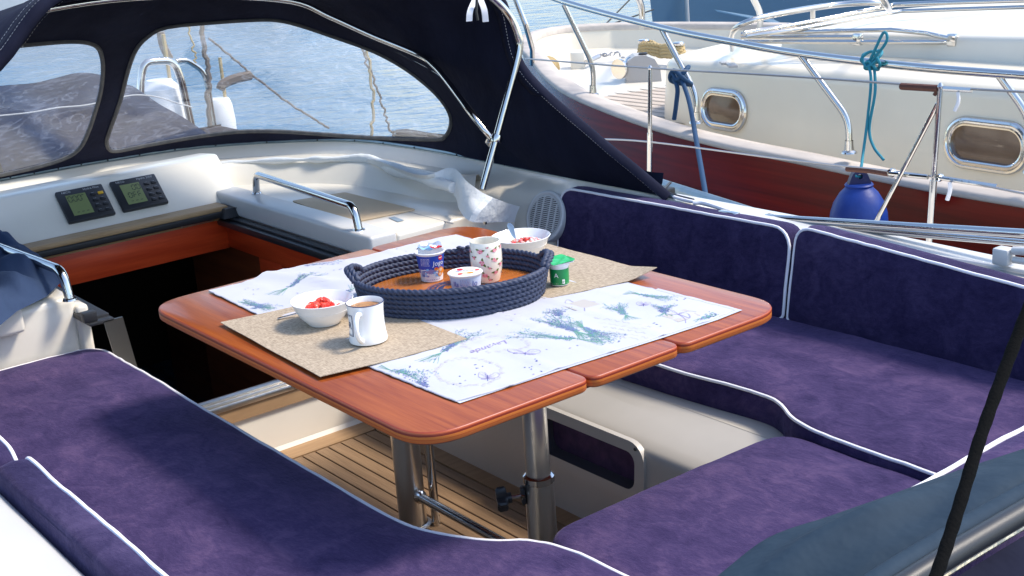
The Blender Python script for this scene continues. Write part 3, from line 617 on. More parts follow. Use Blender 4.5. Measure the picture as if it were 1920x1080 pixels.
# loudspeaker in the coaming face, white ribs over dark
sc = at(1023, 406, 0, 2.712); sn = Vector((-.93, -.08, .34)).normalized(); su = Vector((0, 0, 1)).cross(sn).normalized(); sv = sn.cross(su)
mb = MB(); mb.lathe([(0.001, -.03), (.086, -.03), (.091, 0), (.089, .005), (.083, .008), (.077, .006), (.075, .004), (.001, .004)], sc, 40, axis=sn); spk = mb.build('loudspeaker', 'gelw', Y)
mb = MB(); mb.lathe([(.001, .0045), (.070, .0045)], sc, 30, axis=sn); mb.build('speaker_cone', 'black', spk)
mb = MB()
for i in range(-10, 11):
    b = i*.0066; hw = math.sqrt(max(0, .072**2-b*b)); mb.obox(sc+sv*b+sn*.008, (su, sv, sn), (hw, .0017, .0022), 0)
for a in (-.045, -.015, .02, .05):
    mb.obox(sc+su*a+sn*.007, (su, sv, sn), (.0025, math.sqrt(.070**2-a*a), .002), 0)
mb.build('speaker_grille', 'gelw', spk, smooth=False)
# --- sheet rail: twin tubes on the coaming, stanchions, lifelines
mb = MB(); mb.tube([at(1443, 409, 0, 2.93), at(1925, 438, 0, 2.93)], .012, 12); mb.tube([at(1470, 418, 0, 2.95), at(1925, 456, 0, 2.95)], .010, 12); mb.obox(at(1445, 411, 0, 2.93), (Vector((0, 1, 0)), Vector((1, 0, 0)), Vector((0, 0, 1))), (.018, .012, .015), .004); mb.build('grab_tubes', 'steel', Y)
b0 = at(1882, 480, 0, 2.86); mb = MB(); mb.obox(b0, (Vector((0, 1, 0)), Vector((1, 0, 0)), Vector((0, 0, 1))), (.022, .02, .022), .006); mb.tube([at(1900, 470, 0, 2.86), at(1960, 472, 0, 2.86)], .011, 12); mb.tube([at(1900, 487, 0, 2.86), at(1960, 496, 0, 2.86)], .009, 12); mb.tube([at(1720, 476, 0, 2.87), at(1960, 517, 0, 2.87)], .008, 10); mb.build('clamp_bracket', 'gelw', Y)
def stanchion(foot, top, brace=None, r=.0085):
    mb = MB(); f = at(*foot); t = at(*top); mb.tube([f, f+(t-f)*.45], r*1.25, 14); mb.tube([f+(t-f)*.45, t], r*.95, 14); mb.lathe([(.03, 0), (.028, .008), (.018, .02), (.016, .03)], f-Vector((0, 0, .01)), 16)
    mb.lathe([(r, 0), (r*1.1, .004), (r*.5, .014), (0, .016)], t, 12)
    if brace: mb.tube([at(*brace[0]), at(*brace[1])], .007, 10)
    mb.build('stanchion', 'steel', Y)
stanchion((1218, 345, 0, 3.36), (1219, 130, 0, 3.38)); stanchion((1741, 474, 0, 3.22), (1763, 165, 0, 3.22), ((1758, 195, 0, 3.22), (1622, 455, 0, 3.16)), .0085)
stA, stB = at(1219, 128, 0, 3.38), at(1763, 163, 0, 3.22)
def wire(pts, r=.0035, name='lifeline', m='wire'):
    mb = MB(); mb.tube(spline(pts, 6), r, 6); return mb.build(name, m, Y)
wire([at(985, 110, 0, 3.6), stA, at(1480, 143, 0, 3.30), stB, at(1930, 173, 0, 3.16)])
wire([at(1100, 260, 0, 3.42), at(1217, 266, 0, 3.37), at(1480, 300, 0, 3.29), at(1742, 330, 0, 3.22), at(1930, 365, 0, 3.18)])
mb = MB(); mb.tube([at(1690, 162, 0, 3.24), at(1725, 164, 0, 3.23), at(1760, 166, 0, 3.22)], .0105, 8); mb.tube([at(1760, 166, 0, 3.22), at(1752, 178, 0, 3.22)], .006, 6); mb.build('lifeline_gaiter', 'leather', Y)
mb = MB(); mb.tube([at(1588, 317, 0, 3.26), at(1630, 320, 0, 3.25), at(1665, 326, 0, 3.24)], .0085, 8); mb.build('lower_gaiter', 'leather', Y)
mb = MB()
for (a, b) in (((1770, 166), (1822, 169)), ((1765, 334), (1870, 350)), ((1668, 325), (1740, 332))): mb.tube([at(*a, 0, 3.21), at(*b, 0, 3.2)], .007, 8)
mb.lathe([(.010, -.008), (.012, 0), (.010, .008)], at(1762, 333, 0, 3.21), 10, axis=(1, 0, 0)); mb.lathe([(.012, -.008), (.014, 0), (.012, .008)], at(1672, 324, 0, 3.22), 10, axis=(1, 0, 0)); mb.build('turnbuckle', 'steel', Y)
mb = MB(); mb.tube(spline([at(1796, 172, 0, 3.2), at(1797, 190, 0, 3.2), at(1790, 208, 0, 3.2)], 4), .005, 6); mb.build('lashing_tail', 'pipe', Y); mb = MB(); mb.tube(spline([at(1781, 342, 0, 3.2), at(1781, 358, 0, 3.2), at(1776, 375, 0, 3.2)], 4), .006, 6); mb.build('lashing_tail', 'pipe', Y)
# clutter at the foot of the sprayhood: cleat and lashing on the side deck
mb = MB(); c0 = at(1235, 350, 2, .64); mb.box((c0.x-.02, c0.y-.05, c0.z-.03), (c0.x+.03, c0.y+.05, c0.z+.0), .006); mb.tube(spline([at(1215, 340, 2, .66), at(1250, 362, 2, .66), at(1300, 376, 2, .65)], 5), .007, 8); mb.tube([at(1245, 355, 2, .66), at(1257, 342, 2, .66)], .005, 6); mb.build('jib_car', 'plast', Y)
mb = MB(); mb.tube(spline([at(1212, 342, 2, .655), at(1260, 368, 2, .655), at(1330, 385, 2, .652), at(1378, 400, 2, .65)], 6), .006, 8); mb.tube(spline([at(1300, 380, 2, .66), at(1322, 381, 2, .66), at(1365, 395, 2, .655)], 6), .0075, 8); mb.build('furling_line', 'pipe', Y)
mb = MB(); a = at(1367, 402, 2, .652); mb.obox(a, (Vector((0, 1, 0)), Vector((1, 0, 0)), Vector((0, 0, 1))), (.035, .012, .01), .004); mb.build('fairlead', 'steel', Y)

# loose things on the side moulding
o = MB(); q = [at(a, b, 2, ZS+.004) for a, b in ((547, 377), (647, 361), (780, 393), (660, 417))]
o = prism([(p.x, p.y) for p in fillet(q, .012, 4, True)], ZS+.001, ZS+.006, r=.0015).build('beige_mat', None, mats=['mat', 'mat']); tag(o, 'beige perforated mat lying on the shelf beside the companionway handrail', 'mat')
o = MB(); q = [at(a, b, 2, ZS+.002) for a, b in ((728, 408), (740, 406), (758, 413), (746, 416))]; o.add(q, [(0, 1, 2, 3)]); flat('bluegrey_print', (.25, .33, .42)); o.build('sticker', 'bluegrey_print', Y, smooth=False)

# white vinyl companionway cover, rolled along the recess edge and hanging at its aft end
V = thing('folded_vinyl_cover', 'folded white vinyl cover draped along the recess edge behind the handrail', 'cover', (2.5, 4.2, .67))
rp = spline([at(408, 309, 2, .66), at(480, 303, 2, .665), at(560, 300, 2, .668), at(610, 299, 2, .67), at(690, 299, 2, .672), at(740, 318, 2, .675), at(800, 335, 2, .675), at(850, 352, 2, .67)], 6)
mb = MB(); n = len(rp)
def rr(t): return .010+.012*min(1, max(0, t-.35)*3)+.004*math.sin(t*37)
mb.tube(rp, .016, 12, rf=rr); mb.build('rolled_edge', 'whitecan', V)
# hanging sheet as a lumpy grid between an upper and a lower edge
up = spline([at(690, 297, 2, .685), at(735, 312, 2, .70), at(790, 330, 2, .70), at(848, 316, 2, .72), at(880, 345, 2, .70), at(925, 372, 2, .665), at(975, 388, 0, 2.63)], 5)
lo_ = spline([at(690, 305, 2, .67), at(740, 326, 2, .66), at(800, 345, 2, .655), at(850, 366, 2, .64), at(862, 395, 2, .62), at(888, 417, 2, .60), at(965, 417, 0, 2.60)], 5)
mb = MB(); vs = []; K = 10
for i, (a, b) in enumerate(zip(up, lo_)):
    for j in range(K+1):
        t = j/K; p = a.lerp(b, t); nz = noise.noise(p*14); p = p+Vector((-.5, -.5, .6))*(.010*math.sin(math.pi*t)+.014*nz*math.sin(math.pi*min(1, t+.1))+.007*abs(math.sin(i*.55+t*2.2))); vs.append(p)
m_ = len(up); mb.add(vs, [(i*(K+1)+j, i*(K+1)+j+1, (i+1)*(K+1)+j+1, (i+1)*(K+1)+j) for i in range(m_-1) for j in range(K)]); mb.build('draped_sheet', 'whitecan', V, ang=28)
mb = MB(); mb.lathe([(.006, 0), (.006, .008), (0, .008)], at(910, 420, 2, .60), 10); mb.build('snap_button', 'steel', V)

# navy canvas heap on the port deck box
ou = [at(a, b, 2, PB+.03) for a, b in ((-80, 420), (-30, 425), (5, 432), (40, 455), (80, 478), (104, 500), (112, 522), (85, 548), (30, 575), (0, 600), (-80, 620))]
v2, f2 = fill2d([(p.x, p.y) for p in ou], step=.014); P2 = [(p.x, p.y) for p in ou]
vs = []
for x, y in v2:
    d = edist(x, y, P2); h = .075*(1-math.exp(-d/.035)); k1 = abs(noise.noise(Vector((x*13, y*6, 1)))); k2 = noise.noise(Vector((x*30+5, y*14, 7)))
    vs.append((x, y, PB+.016+h*(.75+.9*k1)+.010*k2*min(1, d/.02)))
o = obj('crumpled_canvas', vs, f2, 'canvasb', ang=80); tag(o, 'crumpled navy canvas bundle under the port handrail at the left edge', 'canvas cover')

# ================================================================== SPRAYHOOD
S = thing('sprayhood', 'navy canvas sprayhood with clear vinyl windows over the companionway', 'sprayhood', (1.64, 4.3, ZR))
Bp = [(.48, 3.5, ZR), (.48, 4.25, ZR), (.58, 4.75, ZR), (.99, 5.12, ZR), (1.37, 5.21, ZR), (1.64, 5.22, ZR), (1.91, 5.21, ZR), (2.29, 5.12, ZR), (2.70, 4.72, ZR), (2.805, 4.25, ZR), (2.80, 3.51, ZR)]
Hp = [(.54, 3.6, .78), (.61, 3.8, .99), (.72, 4.1, 1.13), (.97, 4.25, 1.30), (1.30, 4.33, 1.355), (1.64, 4.35, 1.40), (1.98, 4.33, 1.385), (2.31, 4.25, 1.30), (2.56, 4.1, 1.13), (2.68, 3.82, .985), (2.72, 3.6, .79)]
def cr(P, t):
    n = len(P)-1; i = min(n-1, max(0, int(t))); u = t-i; P = [Vector(p) for p in P]
    b, c = P[i], P[i+1]; a = P[i-1] if i else b*2-c; d = P[i+2] if i+2 <= n else c*2-b
    return .5*((2*b)+(c-a)*u+(2*a-5*b+4*c-d)*u*u+(3*b-a-3*c+d)*u**3)
def SF(t, s):
    p = cr(Bp, t).lerp(cr(Hp, t), s); k = math.sin(math.pi*s)*.03; out = Vector((p.x-1.64, p.y-3.9, 0)).normalized()
    return p+out*k+Vector((0, 0, .01*k))
# invert pixels to (t,s)
grid = [(t*.1, s*.05, *proj(SF(t*.1, s*.05))) for t in range(0, 101) for s in range(-2, 24)]
G = np.array(grid)
def inv(px, py):
    i = np.argmin((G[:, 2]-px)**2+(G[:, 3]-py)**2); t, s = G[i, 0], G[i, 1]
    for _ in range(12):
        e = 1e-3; x0, y0 = proj(SF(t, s)); xt, yt = proj(SF(t+e, s)); xs_, ys_ = proj(SF(t, s+e))
        J = np.array([[(xt-x0)/e, (xs_-x0)/e], [(yt-y0)/e, (ys_-y0)/e]]); d = np.linalg.lstsq(J, np.array([px-x0, py-y0]), rcond=None)[0]
        t = min(9.98, max(0.02, t+max(-.4, min(.4, d[0])))); s = min(1.05, max(-.05, s+max(-.15, min(.15, d[1]))))
    return (t, s)
W2 = [(200, 268), (204, 250), (225, 190), (240, 132), (254, 95), (276, 70), (312, 52), (400, 43), (480, 38), (520, 39), (560, 48), (620, 68), (700, 97), (760, 130), (808, 168), (834, 198), (845, 222), (843, 242), (834, 256), (815, 262), (700, 259), (600, 252), (520, 247), (440, 248), (350, 260), (270, 274), (225, 283), (206, 282)]
W1 = [(-60, 98), (0, 90), (60, 84), (120, 79), (158, 80), (182, 89), (191, 108), (193, 135), (189, 172), (178, 212), (164, 252), (148, 280), (118, 299), (60, 316), (0, 329), (-60, 342), (-75, 300), (-75, 140)]
def outl(W): return [inv(p.x, p.y) for p in spline([Vector((a, b, 0)) for a, b in W], 3, True)]
w2 = outl(W2); w1 = outl(W1)
mir = [(10-t, s) for t, s in w2]
OUT = [(t*.25, 0.0) for t in range(0, 41)]+[(10, s*.1) for s in range(1, 10)]+[(10-t*.25, 1.0) for t in range(0, 41)]+[(0, 1-s*.1) for s in range(1, 10)]
# keep the mirrored port window clear of the centre window
minw1 = min(t for t, s in w1); mir = [p for p in mir]
if max(t for t, s in mir) > minw1-.1: 
    sh = max(t for t, s in mir)-(minw1-.15); mir = [(t-sh*(t-min(q[0] for q in mir))/(max(q[0] for q in mir)-min(q[0] for q in mir)), s) for t, s in mir]
AS = 1.0
v2, f2 = fill2d([(t*.3, s*.8) for t, s in OUT], [[(t*.3, s*.8) for t, s in L] for L in (w1, w2, mir)], .035)
vs = [SF(a/.3, b/.8) for a, b in v2]
front = obj('front_panel', vs, f2, 'canvas', S, ang=80)
for L, lab in ((w2, 'large starboard window'), (w1, 'centre window'), (mir, 'port window')):
    q, f = fill2d([(t*.3, s*.8) for t, s in L], step=.02)
    vv = []
    for a, b in q:
        p = SF(a/.3, b/.8); d = edist(a, b, [(t*.3, s*.8) for t, s in L]); vv.append(p+Vector((.3, -.7, .3))*.006*noise.noise(p*3)*min(1, d/.05))
    pn = obj('window', vv, f, 'pane', S, ang=80); pn['label'] = lab
    mb = MB(); pts = [SF(t, s)+Vector((-.2, -.8, .4))*.004 for t, s in L]; mb.tube(pts, .0085, 6, closed=True); mb.build('binding', 'edging', pn)
# roof and side: from the forward bow to the aft hem
C1 = [(.48, 3.51, ZR)]+[tuple(p) for p in Hp]+[(2.80, 3.51, ZR)]
hemp = [(.49, 2.9, ZR), (.56, 3.15, .84), (.64, 3.36, 1.02), (.80, 3.4, 1.16), (1.01, 3.4, 1.29), (1.17, 3.4, 1.435), (1.42, 3.4, 1.53), (1.80, 3.4, 1.565), (2.2, 3.42, 1.535), (2.50, 3.45, 1.43), (2.66, 3.43, 1.275), (2.695, 3.385, 1.05), (2.745, 3.09, .84), (2.79, 2.97, .745), (2.84, 2.875, .655)]
def resample(P, N):
    q = spline(P, 12); L = [0]
    for i in range(1, len(q)): L.append(L[-1]+(q[i]-q[i-1]).length)
    out = []; j = 0
    for k in range(N):
        t = L[-1]*k/(N-1)
        while j < len(q)-2 and L[j+1] < t: j += 1
        u = (t-L[j])/max(1e-9, L[j+1]-L[j]); out.append(q[j].lerp(q[j+1], min(1, max(0, u))))
    return out
NN = 90; c1 = resample(C1, NN); hm = resample(hemp, NN); K = 12
vs = []
for i in range(NN):
    for j in range(K+1):
        t = j/K; p = c1[i].lerp(hm[i], t); sag = math.sin(math.pi*t); fl = noise.noise(Vector((p.x*3, p.y*5, p.z*9)))
        p = p+Vector((p.x-1.64, 0, (p.z-.9))).normalized()*(-.008*sag+.008*fl*sag); vs.append(p)
mb = MB(); mb.add(vs, [(i*(K+1)+j, i*(K+1)+j+1, (i+1)*(K+1)+j+1, (i+1)*(K+1)+j) for i in range(NN-1) for j in range(K)]); mb.build('roof_canvas', 'canvas', S, ang=80)
# hem sleeve with double white stitching
mb = MB(); vs = []; st = MB(); U_ = []
for i in range(NN):
    a = hm[i]; t = (hm[min(i+1, NN-1)]-hm[max(i-1, 0)]).normalized(); d = (c1[i]-a).normalized(); d = (d-t*d.dot(t)).normalized(); nrm = t.cross(d).normalized()
    if nrm.dot(Vector((a.x-1.64, 0, a.z-.9))) < 0: nrm = -nrm
    U_.append((a, d, nrm, t)); wdt = .075 if i < NN*.6 else (.045 if i < NN*.84 else .012)
    for q, h in ((-.006, .0), (-.003, .012), (.3*wdt, .018), (.7*wdt, .014), (wdt, .004), (wdt, -.008), (.4*wdt, -.020), (0, -.014)): vs.append(a+d*q+nrm*h)
mb.add(vs, [(i*8+j, i*8+(j+1) % 8, (i+1)*8+(j+1) % 8, (i+1)*8+j) for i in range(NN-1) for j in range(8)]); hem = mb.build('hem_sleeve', 'canvas', S, ang=80)
for q, side in ((.010, 1), (.050, 1), (.008, -1), (.034, -1)):
    for i in range(NN-1):
        if i > NN*.6 and q > .02: continue
        a, d, nn_, t = U_[i]; b = U_[i+1][0]; L = (b-a).length; m2 = max(1, int(L/.009))
        hh = (.0188 if side > 0 else -.0205) if i < NN*.6 else (.0172 if side > 0 else -.0178)
        for j in range(m2):
            p = a.lerp(b, (j+.2)/m2)+d*q+nn_*hh; e = a.lerp(b, (j+.75)/m2)+d*q+nn_*hh; wv = d*.0007
            st.add([p-wv, p+wv, e+wv, e-wv], [(0, 1, 2, 3)])
st.build('stitching', 'stitch', hem, smooth=False)
# stainless bows
def zf(p): return Vector(p)
b2 = spline([(2.50, 3.41, .675), (2.60, 3.405, .90), (2.685, 3.40, 1.10), (2.69, 3.40, 1.16), (2.665, 3.41, 1.23), (2.60, 3.42, 1.30), (2.46, 3.43, 1.405), (2.2, 3.44, 1.51), (1.8, 3.45, 1.54), (1.44, 3.46, 1.50), (1.21, 3.46, 1.41), (1.04, 3.46, 1.27), (.82, 3.46, 1.13), (.68, 3.44, 1.02), (.70, 3.405, .90), (.78, 3.41, .675)], 8)
b2 = [p for p in b2 if p.x > 1.9]+[U_[i][0]+U_[i][1]*.028 for i in range(int(NN*.55), 2, -1)]
mb = MB(); mb.tube(b2, .0125, 14); mb.build('aft_bow', 'steel', S)
b1r = [at(921, 258, 1, 3.42), at(905, 240, 1, 3.44), at(880, 208, 1, 3.50), at(840, 154, 1, 3.68), at(815, 125, 1, 3.79), at(785, 103, 1, 3.88), at(700, 68, 1, 3.99), at(620, 32, 1, 4.08), at(545, 2, 1, 4.14), Vector((1.98, 4.22, 1.35)), Vector((1.64, 4.24, 1.37))]
b1 = b1r+[Vector((3.28-p.x, p.y, p.z)) for p in b1r[-2::-1]]
mb = MB(); mb.tube(spline(b1, 6), .0105, 12); mb.build('forward_bow', 'steel', S)
mb = MB(); j0 = at(921, 262, 1, 3.425); mb.obox(j0, (Vector((1, 0, 0)), Vector((0, .8, .6)), Vector((0, -.6, .8))), (.012, .014, .022), .005); mb.lathe([(.019, -.012), (.021, 0), (.019, .012)], Vector((2.573, 3.407, .835)), 16, axis=(.35, 0, 1)); mb.build('bow_hinge', 'steel', S)
# webbing strap with buckle under the roof
mb = MB()
for a, b, c in (((893, -6), (882, 20), (880, 40)), ((899, -6), (908, 18), (911, 41))):
    q = [at(*a, 1, 3.40), at(*b, 1, 3.38), at(*c, 1, 3.38)]; q = spline(q, 4); ww = Vector((.009, -.004, 0)); mb.add([z for p in q for z in (p-ww, p+ww, p+ww+Vector((0, .002, 0)), p-ww+Vector((0, .002, 0)))], [(4*i+j, 4*i+(j+1) % 4, 4*i+4+(j+1) % 4, 4*i+4+j) for i in range(len(q)-1) for j in range(4)])
mb.build('strap', 'pipe', S)
mb = MB(); mb.tube([at(894, -2, 1, 3.37), at(893, 22, 1, 3.37), at(896, 38, 1, 3.37)], .005, 6); mb.build('strap_buckle', 'plast', S)
# canvas skirt with grey vinyl fold lying along the track
mb = MB(); vs = []
sk = [p for p in rail if p.x > 1.7 and p.y > 2.86 and p.y < 4.4]
for i, p in enumerate(sk):
    wv = .010*math.sin(i*.55)+.004*math.sin(i*1.7)
    for d, z in ((.004, ZR+.014), (-.01, ZR+.035+wv*.6), (-.016, ZR+.060+wv)): vs.append(inn(p, d, z-ZR+p.z))
mb.add(vs, [(i*3+j, i*3+j+1, (i+1)*3+j+1, (i+1)*3+j) for i in range(len(sk)-1) for j in range(2)]); flat('grey_vinyl', (.13, .115, .10), .35); mb.build('skirt_fold', 'canvas', S, ang=80)
mb = MB()
for q in (.040, .055): mb.tube([inn(p, .0, p.z+q+.010*math.sin(i*.55)) for i, p in enumerate(sk[:-2])], .0045, 6)
mb.build('skirt_piping', 'grey_vinyl', S)

# ================================================================== CUSHIONS
def cushion_set(name, label, cat, outline, thick, fr, m, pil_kw={}, piped=True, pr=.0045, loc=(0, 0, 0), group=None, sel=None):
    t = thing(name, label, cat, loc, group)
    o, edge = pillow('cushion_body', outline, thick, fr, m, t, **pil_kw)
    if piped:
        e = [p+Vector((noise.noise(p*23), noise.noise(p*19+Vector((5, 0, 0))), noise.noise(p*29)))*.0016 for i, p in enumerate(edge)]
        if sel: e = [p for p in e if sel(p)]
        mb = MB(); mb.tube(e, pr, 8, closed=not sel); mb.build('piping', 'pipe', t)
    return t
XY = lambda z0: (lambda u, v, h: Vector((u, v, z0+h)))
def dense(P, st=.03):
    out = []; n = len(P)
    for i in range(n):
        a = Vector(P[i]); b = Vector(P[(i+1) % n]); k = max(1, int((b-a).length/st)); out += [a.lerp(b, j/k) for j in range(k)]
    return [(p[0], p[1]) for p in out]
def outl2(pts, r): return dense(fillet([Vector((a, b, 0)) for a, b in pts], r, 6, True))
# port seat
pin = spline([(1.237, 3.0, 0), (1.236, 2.55, 0), (1.237, 2.30, 0), (1.240, 2.10, 0), (1.262, 1.99, 0), (1.322, 1.875, 0), (1.388, 1.80, 0), (1.412, 1.70, 0), (1.418, 1.5, 0)], 5)
ol = [(p.x, p.y) for p in pin]+[(1.418, 1.0), (.62, 1.0), (.62, 3.70)]+fillet([Vector((.62, 3.70, 0)), Vector((1.235, 3.70, 0)), Vector((1.237, 3.0, 0))], .09, 6)[1:-1]
ol = dense([(p[0], p[1]) for p in ol])
cushion_set('seat_cushion', 'long purple velvet seat cushion with white piping along the left bench, nearest the camera', 'seat cushion', ol, .085, XY(.322), 'velvet', dict(seed=1, r=.018), loc=(1.0, 2.4, .322))
# starboard seat
sin_ = spline([(2.205, 3.0, 0), (2.215, 2.62, 0), (2.222, 2.40, 0), (2.235, 2.18, 0), (2.252, 1.99, 0), (2.240, 1.92, 0), (2.205, 1.86, 0), (2.176, 1.80, 0), (2.163, 1.70, 0), (2.155, 1.5, 0)], 5)
ol = [(p.x, p.y) for p in sin_]+[(2.15, .8), (2.80, .8), (2.80, 3.42)]+fillet([Vector((2.80, 3.42, 0)), Vector((2.20, 3.42, 0)), Vector((2.205, 3.0, 0))], .09, 6)[1:-1]
cushion_set('seat_cushion', 'long purple velvet seat cushion with white piping along the right bench, partly under the table', 'seat cushion', dense([(p[0], p[1]) for p in ol]), .09, XY(.312), 'velvet', dict(seed=5, r=.018), loc=(2.5, 2.2, .312))
# aft middle seat, a touch lower
ol = outl2([(1.425, .9), (2.145, .9), (2.165, 1.845), (1.425, 1.86)], .10)
cushion_set('seat_cushion', 'short purple velvet cushion with one rounded front corner, lying between the two long benches', 'seat cushion', ol, .085, XY(.292), 'velvet', dict(seed=9, r=.02), loc=(1.8, 1.4, .292), pr=.0035, piped=False)
# backrests: frame with u along y, v up, h towards the cockpit
def back_fr(x0, z0, lean, sgn):
    """front face leans outward going up; h grows inboard"""
    def f(u, v, h): return Vector((x0+sgn*(lean*v)-sgn*h, u, z0+v+.25*h*lean))
    return f
ZB = .395
def backr(name, label, y0, y1, h0, h1, x0, sgn, m, seed, r0=.05, lean=.15, th=.078, loc=None, z0=ZB, **kw):
    ol = outl2([(y0, 0), (y1, 0), (y1, h1), (y0, h0)], [.02, .02, r0, r0])
    return cushion_set(name, label, 'back cushion', ol, th, back_fr(x0, z0, lean, sgn), m, dict(seed=seed, r=.014, puff=.006, step=.05, **kw), loc=loc or (x0, (y0+y1)/2, z0), pr=.0045)
yb = 2.295
backr('back_cushion', 'shaded purple back cushion on the right bench, directly beside the loudspeaker', yb+.006, 3.30, .262, .252, 2.785, 1, 'velvet_shade', 2, .07)
backr('back_cushion', 'shaded purple back cushion on the right bench, cut by the right picture edge', 1.45, yb-.006, .225, .275, 2.785, 1, 'velvet_shade', 4, .06)
backr('back_cushion', 'purple back cushion in the left bottom corner, its white piping running out of the picture', 1.0, 2.545, .205, .205, .600, -1, 'velvet_shade', 6, .04, lean=-.0, th=.068)
backr('back_cushion', 'short end of a purple back cushion at the left picture edge, above the white coaming', 2.56, 3.6, .205, .215, .600, -1, 'velvet_shade', 7, .06, lean=-.0, th=.062)
def aftfr(u, v, h): return Vector((u, 1.135-.15*v+h, .385+v))
ol = outl2([(1.2, 0), (2.64, 0), (2.64, .215), (1.2, .215)], [.02, .02, .06, .06])
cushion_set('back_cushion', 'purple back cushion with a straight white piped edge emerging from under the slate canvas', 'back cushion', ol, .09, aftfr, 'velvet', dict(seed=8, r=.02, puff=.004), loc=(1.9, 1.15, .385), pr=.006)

# ================================================================== FOLDING TABLE
T = thing('folding_table', 'varnished mahogany cockpit table with two folding leaves on steel posts', 'table', (1.665, 2.4, 0))
YN, YF = 1.79, 3.003
def slab(name, x0, x1, rs):
    q = fillet([Vector((x0, YN, 0)), Vector((x1, YN, 0)), Vector((x1, YF, 0)), Vector((x0, YF, 0))], rs, 10, True)
    return prism([(p.x, p.y) for p in q], .675, .70, r=.0035).build(name, None, T, mats=['table', 'edge'], ang=50)
slab('table_leaf', 1.137, 1.5395, [.10, .028, .028, .11]); slab('table_leaf', 1.7945, 2.128, [.03, .105, .11, .028]); slab('centre_board', 1.543, 1.791, .028)
mb = MB(); mb.box((1.50, 1.84, .655), (1.84, 2.96, .673), .004); mb.build('table_bearer', 'edge', T)
mb = MB()
for x in (1.541, 1.793):
    for y in (1.93, 2.85): mb = MB(); mb.box((x-.03, y-.018, .669), (x+.03, y+.018, .6745), .001); mb.build('hinge', 'steelr', T)
X0 = 1.665
mb = MB(); mb.tube([(X0, 2.705, 0), (X0, 2.705, .66)], .0375, 32); mb.build('table_post', 'steelr', T)
mb = MB(); mb.tube([(X0+.045, 2.662, 0), (X0+.045, 2.662, .66)], .012, 16); mb.build('support_tube', 'steel', T)
mb = MB(); mb.tube([(X0, 2.14, 0), (X0, 2.14, .335)], .0345, 32); p2 = mb.build('table_post', 'steelr', T)
mb = MB(); mb.tube([(X0, 2.14, .33), (X0, 2.14, .66)], .0285, 32); mb.build('post_extension', 'steelr', T)
mb = MB(); mb.lathe([(.0345, .318), (.0365, .320), (.0365, .334), (.031, .338), (.029, .3385)], (X0, 2.14, 0), 32); mb.build('post_collar', 'steel', T)
mb = MB(); mb.tube([(X0, 2.70, .10), (X0, 2.15, .10)], .0125, 14); mb.lathe([(.0125, 0), (.018, .004), (.018, .012), (.0125, .016)], (X0, 2.665, .10), 16, axis=(0, -1, 0)); mb.build('stretcher', 'steel', T)
mb = MB(); mb.lathe([(.05, 0), (.05, .006), (.04, .01)], (X0, 2.705, 0), 28); mb.lathe([(.05, 0), (.05, .006), (.036, .01)], (X0, 2.14, 0), 28); mb.build('floor_flange', 'steelr', T)
ks = Vector((X0-.034, 2.155, .29)); kd = Vector((-.86, .5, -.06)).normalized()
mb = MB(); mb.tube([ks, ks+kd*.045], .0055, 10); mb.lathe([(.011, 0), (.011, .008)], ks, 6, axis=kd); kn = mb.build('clamp_screw', 'steel', T)
mb = MB(); kc = ks+kd*.052; ku = Vector((0, 0, 1)).cross(kd).normalized(); kv = kd.cross(ku); ring = []
for i in range(40):
    a = i*2*math.pi/40; rr_ = .0225+.0095*math.cos(4*a); ring.append((a, rr_))
vs = []
for h, s in ((-.012, .80), (-.008, 1), (.008, 1), (.013, .82)): vs += [kc+kd*h+(ku*math.cos(a)+kv*math.sin(a))*r_*s for a, r_ in ring]
mb.add(vs, [(k*40+i, k*40+(i+1) % 40, (k+1)*40+(i+1) % 40, (k+1)*40+i) for k in range(3) for i in range(40)]+[tuple(range(40)), tuple(range(120, 160))]); mb.tube([kc-kd*.022, kc-kd*.01], .013, 16); mb.build('clamp_knob', 'plast', T)
mb = MB(); mb.obox(ks+Vector((.004, 0, 0))+kd*.006, (kd, ku, kv), (.006, .011, .022), .005); mb.build('clamp_block', 'plast', T)

# ================================================================== TABLECLOTH + PRINT
ZC = .7042
def czh(x, y):
    e = min(x-1.28, 2.015-x, y-1.86, 2.985-y)
    z = ZC+.0022*(1+noise.noise(Vector((x*11, y*8, 2))))*min(1, max(0, e)/.05)
    for c in (1.40, 1.52, 1.66, 1.80, 1.92): z += .0026*math.exp(-((x-c)/.007)**2)
    for c in (2.10, 2.36, 2.62): z += .0026*math.exp(-((y-c)/.007)**2)
    # a fold rolls up near the left back side
    z += .010*math.exp(-((x-1.47-.35*(2.95-y))/.03)**2)*(1 if y > 2.72 else math.exp(-((y-2.72)/.06)**2))
    return z
co = [at(a, b, 2, ZC) for a, b in ((390, 545), (855, 755), (1375, 583), (1178, 533))]
cl = [(1.296, 2.975), (1.283, 2.6), (1.274, 2.2), (1.284, 1.888), (1.40, 1.872), (1.524, 1.874), (1.66, 1.863), (1.80, 1.854), (1.93, 1.846), (2.022, 1.852), (2.016, 2.0), (2.012, 2.3), (2.022, 2.6), (2.026, 2.905), (1.85, 2.915), (1.74, 2.918), (1.66, 2.94), (1.58, 2.985), (1.50, 2.99), (1.40, 2.965)]
cl = dense(cl, .015); rnd = random.Random(3)
cl = [(x+rnd.uniform(-.0016, .0016), y+rnd.uniform(-.0016, .0016)) for x, y in cl]
v2, f2 = fill2d(cl, step=.014)
nV = len(v2); V3 = [(x, y, czh(x, y)) for x, y in v2]
cloth = obj('tablecloth', V3, f2, 'cloth', ang=80); tag(cloth, 'white cotton cloth printed with lavender sprigs and butterflies, spread over the table', 'tablecloth')
